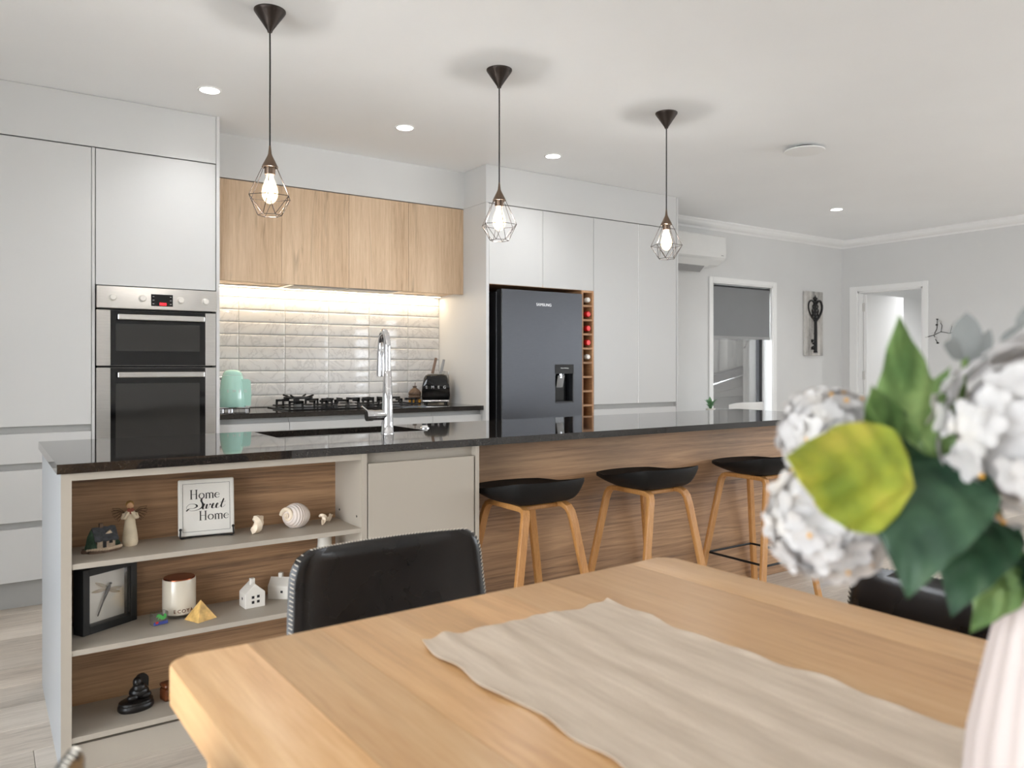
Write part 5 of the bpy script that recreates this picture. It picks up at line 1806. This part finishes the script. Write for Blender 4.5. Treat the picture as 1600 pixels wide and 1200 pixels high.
# linen runner
t_run = G()
RW0, RW1 = 0.548, 0.925
random.seed(9)
ph = [random.uniform(0, 6) for _ in range(8)]
def run(u, v):
    x0 = RW0 + 0.006 * math.sin(v * 23 + ph[0]) + 0.004 * math.sin(v * 61 + ph[1])
    x1 = RW1 + 0.006 * math.sin(v * 19 + ph[2]) + 0.004 * math.sin(v * 57 + ph[3])
    x = x0 + (x1 - x0) * u
    ye = 1.046 + 0.006 * math.sin(u * 14 + ph[4]) + 0.004 * math.sin(u * 41 + ph[5])
    y = -0.45 + (ye + 0.45) * v
    # long soft creases that run the length of the cloth, hems lifted a little
    z = 0.0022 + 0.0016 * (1 + math.sin(u * 31 + 2.2 * math.sin(v * 3.1))) * (0.5 + 0.5 * math.sin(v * 7 + u * 5)) ** 1.0
    z += 0.0065 * math.exp(-((u - 0.34 + 0.10 * (1 - v)) / 0.05) ** 2) * max(0, (v - 0.72) / 0.28) ** 1.5
    z += 0.0050 * math.exp(-((u - 0.12) / 0.035) ** 2) * max(0, (v - 0.80) / 0.20)
    z += 0.0040 * math.exp(-((u - 0.66) / 0.03) ** 2) * max(0, (v - 0.86) / 0.14)
    hem = max(0, 1 - min(u, 1 - u) / 0.03)
    z += 0.0016 * hem * (1 + math.sin(v * 90))
    return (x, y, TZ + z)
t_run.grid(90, 170, run, lambda u, v: (0, 0, -0.0016))
tag(t_run.build('table_runner', 'linen', smooth=60), 'crumpled pale linen runner laid along the dining table', 'table runner')

# ------------------------------------------------------------------ leather dining chairs
def make_chair():
    t = thing('dining_chair', '', 'chair', (0, 0, 0), 0, 'black leather dining chairs round the table')
    H0, H1 = 0.455, 0.790
    def half(z):                       # half width of the back at a height
        v = (z - H0) / (H1 - H0)
        return 0.245 - 0.024 * v
    def bk(u, v):
        a = 2 * u - 1
        crn = 0.0
        # rounded top corners by pulling the outline in
        vv = v
        w_ = half(H0 + (H1 - H0) * v)
        k = max(0.0, (v - 0.80) / 0.20)
        w_ *= 1 - 0.17 * (1 - math.sqrt(max(0.0, 1 - k ** 2.2)))
        x = a * w_
        z = H0 + (H1 - H0) * v + 0.004 * abs(a) ** 2 * v
        y = 0.190 + 0.045 * v - 0.048 * abs(a) ** 2.4 * (1 - 0.15 * v) + 0.012 * math.sin(PI * v)
        return Vector((x, y, z))
    th = 0.024
    def edge(u, v):
        return min(1.0, min(u, 1 - u) / 0.06, (1 - v) / 0.08 + 0.0)
    def off(u, v):
        a = 2 * u - 1
        e = max(0.0, edge(u, v))
        k = 0.35 + 0.65 * math.sqrt(max(0.0, 1 - (1 - e) ** 2))
        return (0.010 * a, th * k, 0.0)
    def bkf(u, v):
        p = bk(u, v)
        e = max(0.0, edge(u, v))
        p.y -= 0.012 * math.sqrt(max(0.0, 1 - (1 - e) ** 2))
        return p
    us = 41
    bo = G().grid(us, 25, bkf, off).build('backrest', 'leather', t, smooth=75)
    # pale saddle stitches round the rim of the back
    g = G()
    rim = []
    for k in range(0, 37):
        rim.append((0.0, 0.05 + 0.95 * k / 36))
    for k in range(1, 50):
        rim.append((k / 50, 1.0))
    for k in range(36, -1, -1):
        rim.append((1.0, 0.05 + 0.95 * k / 36))
    for i, (u, v) in enumerate(rim):
        p = bkf(u, v)
        o_ = Vector(off(u, v))
        a = 2 * u - 1
        outw = Vector((a if abs(a) > 0.97 else 0, 0, 1 if v > 0.97 else 0))
        if outw.length < 0.1:
            continue
        outw.normalize()
        q0 = p + outw * 0.0012 + Vector((0, -0.0005, 0))
        q1 = p + o_ + outw * 0.0012
        dv = Vector((0.0018, 0, 0)) if v > 0.97 else Vector((0, 0, 0.0022))
        g.tube([q0 - dv, q0 * 0.45 + q1 * 0.55 + outw * 0.0008 + dv], 0.0009, 4)
    g.build('stitching', 'stitch', bo)
    def se(u, v):
        a = 2 * u - 1
        b = 2 * v - 1
        x = a * (0.235 - 0.012 * v) * math.sqrt(1 - 0.12 * b * b)
        y = b * 0.205 * math.sqrt(1 - 0.15 * a * a)
        z = 0.468 + 0.030 * abs(a) ** 3 - 0.012 * (1 - b * b) + (0.020 * max(0, b) ** 3) - 0.018 * max(0, -b) ** 4
        return (x, y, z)
    G().grid(25, 25, se, lambda u, v: (0, 0, -0.034)).build('seat', 'leather', t, smooth=60)
    for sx in (-1, 1):
        for sy in (-1, 1):
            G().tube([(sx * 0.15, sy * 0.13, 0.432), (sx * 0.17, sy * 0.16, 0.40), (sx * 0.215, sy * 0.215, 0.0)], [0.011, 0.011, 0.009], 10).build('leg', 'black_iron', t, smooth=True)
    G().tube([(-0.15, -0.13, 0.432), (0.15, -0.13, 0.432), (0.15, 0.13, 0.432), (-0.15, 0.13, 0.432)], 0.010, 8, closed=True).build('seat_frame', 'black_iron', t, smooth=True)
    return t


ch = make_chair()
for i, (x, y, rz, lb) in enumerate(((0.762, 1.385, 0, 'black leather chair with white stitching at the far end of the table'), (1.215, 0.655, -90, 'dark leather chair behind the white flowers on the right of the table'), (0.278, 0.705, 90, 'leather chair whose rounded top just shows at the bottom left corner'))):
    o = ch if i == 0 else copy_tree(ch)
    o.location = (x, y, 0)
    o.rotation_euler = (0, 0, R(rz))
    o['label'] = lb

# ------------------------------------------------------------------ vase of hydrangeas in the right foreground
VX, VY = 0.742, 0.280
VZ = TZ + 0.0075
t = thing('ribbed_vase', 'pale pinkish ribbed ceramic vase on the table runner', 'vase', (VX, VY, VZ))
g = G()
prof = [(0.058, 0.0), (0.066, 0.006), (0.068, 0.03), (0.062, 0.10), (0.050, 0.16), (0.040, 0.205), (0.037, 0.222), (0.034, 0.222), (0.036, 0.205), (0.045, 0.15), (0.050, 0.02), (0.0, 0.02)]
rings = []
seg = 72
for j, (r_, z) in enumerate(prof):
    if r_ == 0:
        rings.append([g.bm.verts.new((0, 0, z))])
    else:
        rib = 0.035 if 1 <= j <= 6 else 0.0
        rings.append([g.bm.verts.new((r_ * (1 + rib * math.cos(18 * 2 * PI * k / seg)) * math.cos(2 * PI * k / seg), r_ * (1 + rib * math.cos(18 * 2 * PI * k / seg)) * math.sin(2 * PI * k / seg), z)) for k in range(seg)])
for a, b in zip(rings, rings[1:]):
    for k in range(seg):
        if len(b) == 1:
            g.bm.faces.new((a[k], a[(k + 1) % seg], b[0]))
        else:
            g.bm.faces.new((a[k], a[(k + 1) % seg], b[(k + 1) % seg], b[k]))
g.bm.faces.new(rings[0][::-1])
g.build('vase_body', 'vase_ceramic', t, smooth=50)


def hydrangea(label, c, r, seed, axis, stem_from, leaves):
    """one flower stem: domed head of four-petalled florets, stem, its own leaves"""
    base = Vector(stem_from)
    t = thing('hydrangea_stem', label, 'flower', tuple(base), 0, 'white hydrangeas in the ribbed vase')
    random.seed(seed)
    c = Vector(c) - base
    ax = Vector(axis).normalized()
    g = G()
    n = 130
    ga = PI * (3 - math.sqrt(5))
    s1 = ax.orthogonal().normalized()
    s2 = ax.cross(s1)
    for i in range(n):
        zc_ = 1 - 1.55 * (i + 0.5) / n
        rr_ = math.sqrt(max(0, 1 - zc_ * zc_))
        a = ga * i
        nrm = (ax * zc_ + s1 * rr_ * math.cos(a) + s2 * rr_ * math.sin(a)).normalized()
        nrm = (nrm + Vector((random.uniform(-0.22, 0.22), random.uniform(-0.22, 0.22), random.uniform(-0.22, 0.22)))).normalized()
        p = c + nrm * r * random.uniform(0.86, 1.02)
        e1 = nrm.orthogonal().normalized()
        e2 = nrm.cross(e1)
        th0 = random.uniform(0, PI)
        sz = random.uniform(0.0125, 0.0165)
        for k in range(4):
            q_ = th0 + k * PI / 2
            d_ = e1 * math.cos(q_) + e2 * math.sin(q_)
            sd = nrm.cross(d_)
            cup = random.uniform(-0.1, 0.35)
            V_ = [p, p + d_ * sz * 0.45 + sd * sz * 0.48 + nrm * sz * 0.10, p + d_ * sz * 0.92 + sd * sz * 0.30 + nrm * sz * cup, p + d_ * sz * 1.02 + nrm * sz * (cup + 0.04), p + d_ * sz * 0.92 - sd * sz * 0.30 + nrm * sz * cup, p + d_ * sz * 0.45 - sd * sz * 0.48 + nrm * sz * 0.10]
            m_ = p + d_ * sz * 0.55 + nrm * sz * 0.02
            vv = [g.bm.verts.new(q2) for q2 in V_]
            vm = g.bm.verts.new(m_)
            for k2 in range(6):
                g.bm.faces.new((vv[k2], vv[(k2 + 1) % 6], vm))
    hd = g.build('flower_head', 'petal', t, smooth=80)
    G().ell(tuple(c), r * 0.78, r * 0.78, r * 0.78, 16, 10).build('flower_core', 'petal', hd, smooth=True)
    g = G()
    random.seed(seed + 50)
    for i in range(12):
        zc_ = 1 - 1.4 * random.random()
        rr_ = math.sqrt(max(0, 1 - zc_ * zc_))
        a = random.uniform(0, 2 * PI)
        nrm = (ax * zc_ + s1 * rr_ * math.cos(a) + s2 * rr_ * math.sin(a)).normalized()
        g.ell(tuple(c + nrm * r * 1.03), 0.0022, 0.0022, 0.0022, 8, 6)
    g.build('floret_eye', 'gold', hd)['kind'] = 'stuff'
    inner = c - ax * r * 0.7
    G().tube([Vector((0, 0, -0.18)), Vector((0, 0, 0.0)), (inner * 0.55) + Vector((0, 0, 0.01)), inner], 0.0038, 8).build('stem', 'stem_green', t, smooth=True)
    for b0, tip, side, w_, mat, bend in leaves:
        b0, tip = Vector(b0) - base, Vector(tip) - base
        side = Vector(side).normalized()
        d_ = tip - b0
        side = (side - d_.normalized() * side.dot(d_.normalized())).normalized()
        nr_ = d_.cross(side).normalized()
        def lf(u, v, b0=b0, d_=d_, side=side, nr_=nr_, w_=w_, bend=bend):
            s = 2 * v - 1
            prof_ = 2.55 * u ** 0.45 * max(0.0, 1 - u) ** 1.1
            p = b0 + d_ * u + side * s * w_ * prof_
            p += nr_ * (bend * math.sin(PI * u) + 0.16 * w_ * abs(s) * prof_ + 0.004 * math.sin(abs(s) * 9 - u * 24) * prof_)
            return p
        G().grid(17, 11, lf, tuple(nr_ * -0.0008)).build('leaf', mat, t, smooth=70)


RT = Vector((0.825, -0.565, 0))        # across the view
hydrangea('large white hydrangea head nearest the right edge of the picture', (0.696, 0.268, 1.128), 0.078, 1, (-0.5, -0.35, 0.6), (VX - 0.008, VY + 0.002, VZ + 0.215), [
    ((0.655, 0.335, 1.085), (0.610, 0.340, 1.222), RT, 0.030, 'leaf_green', 0.012),
    ((0.690, 0.305, 1.055), (0.622, 0.305, 0.985), RT + Vector((0, 0, 0.6)), 0.030, 'leaf_dark', 0.010),
    ((0.735, 0.26, 1.03), (0.665, 0.262, 1.00), Vector((0.3, -0.3, 0.9)), 0.030, 'leaf_dark', 0.012)])
hydrangea('white hydrangea hanging lowest, below the yellow-green leaf', (0.608, 0.402, 1.046), 0.050, 2, (-0.9, 0.1, -0.2), (VX - 0.010, VY + 0.010, VZ + 0.213), [
    ((0.596, 0.320, 1.086), (0.486, 0.356, 1.114), Vector((0.1, 0, 1)), 0.043, 'leaf_yellow', 0.008),
    ((0.648, 0.330, 1.105), (0.572, 0.312, 1.006), RT + Vector((0, 0, 0.5)), 0.047, 'leaf_dark', 0.014)])
hydrangea('white hydrangea behind the yellow-green leaf, half hidden by it', (0.668, 0.440, 1.112), 0.045, 3, (-0.5, 0.5, 0.5), (VX + 0.004, VY + 0.014, VZ + 0.214), [
    ((0.655, 0.352, 1.075), (0.588, 0.350, 1.165), RT, 0.026, 'leaf_green', 0.008),
    ((0.660, 0.345, 1.050), (0.606, 0.338, 1.125), RT, 0.024, 'leaf_dark', 0.006),
    ((0.650, 0.340, 1.10), (0.672, 0.330, 1.180), RT, 0.026, 'leaf_green', 0.006)])
hydrangea('white hydrangea low on the right side of the vase', (0.775, 0.262, 1.065), 0.062, 4, (0.3, -0.6, 0.3), (VX + 0.010, VY - 0.006, VZ + 0.214), [
    ((0.735, 0.285, 1.02), (0.700, 0.262, 0.965), RT, 0.026, 'leaf_dark', 0.006),
    ((0.720, 0.300, 1.03), (0.668, 0.312, 0.962), RT, 0.024, 'leaf_green', 0.006)])
t = thing('grey_foliage_sprig', 'soft grey-green foliage sprig rising behind the white hydrangeas', 'foliage', (VX + 0.004, VY + 0.02, VZ + 0.215))
off_ = Vector(t.location)
G().tube([Vector((0, 0, -0.18)), Vector((0, 0, 0)), Vector((0.70, 0.335, 1.14)) - off_, Vector((0.70, 0.33, 1.205)) - off_], 0.003, 8).build('stem', 'stem_green', t)
for b0, tip, w_ in (((0.698, 0.33, 1.185), (0.690, 0.325, 1.226), 0.014), ((0.70, 0.33, 1.19), (0.670, 0.335, 1.198), 0.009), ((0.715, 0.31, 1.20), (0.728, 0.30, 1.216), 0.005), ((0.735, 0.305, 1.21), (0.745, 0.295, 1.238), 0.007), ((0.70, 0.33, 1.17), (0.715, 0.318, 1.212), 0.010)):
    b0, tip = Vector(b0) - off_, Vector(tip) - off_
    d_ = tip - b0
    sd = (RT if abs(d_.z) > 0.015 else Vector((0, 0, 1))).normalized()
    G().grid(9, 5, lambda u, v: b0 + d_ * u + sd * (2 * v - 1) * w_ * math.sin(PI * u) ** 0.8, (0.0004, 0.0006, 0)).build('leaf', 'grey_leaf', t, smooth=True)
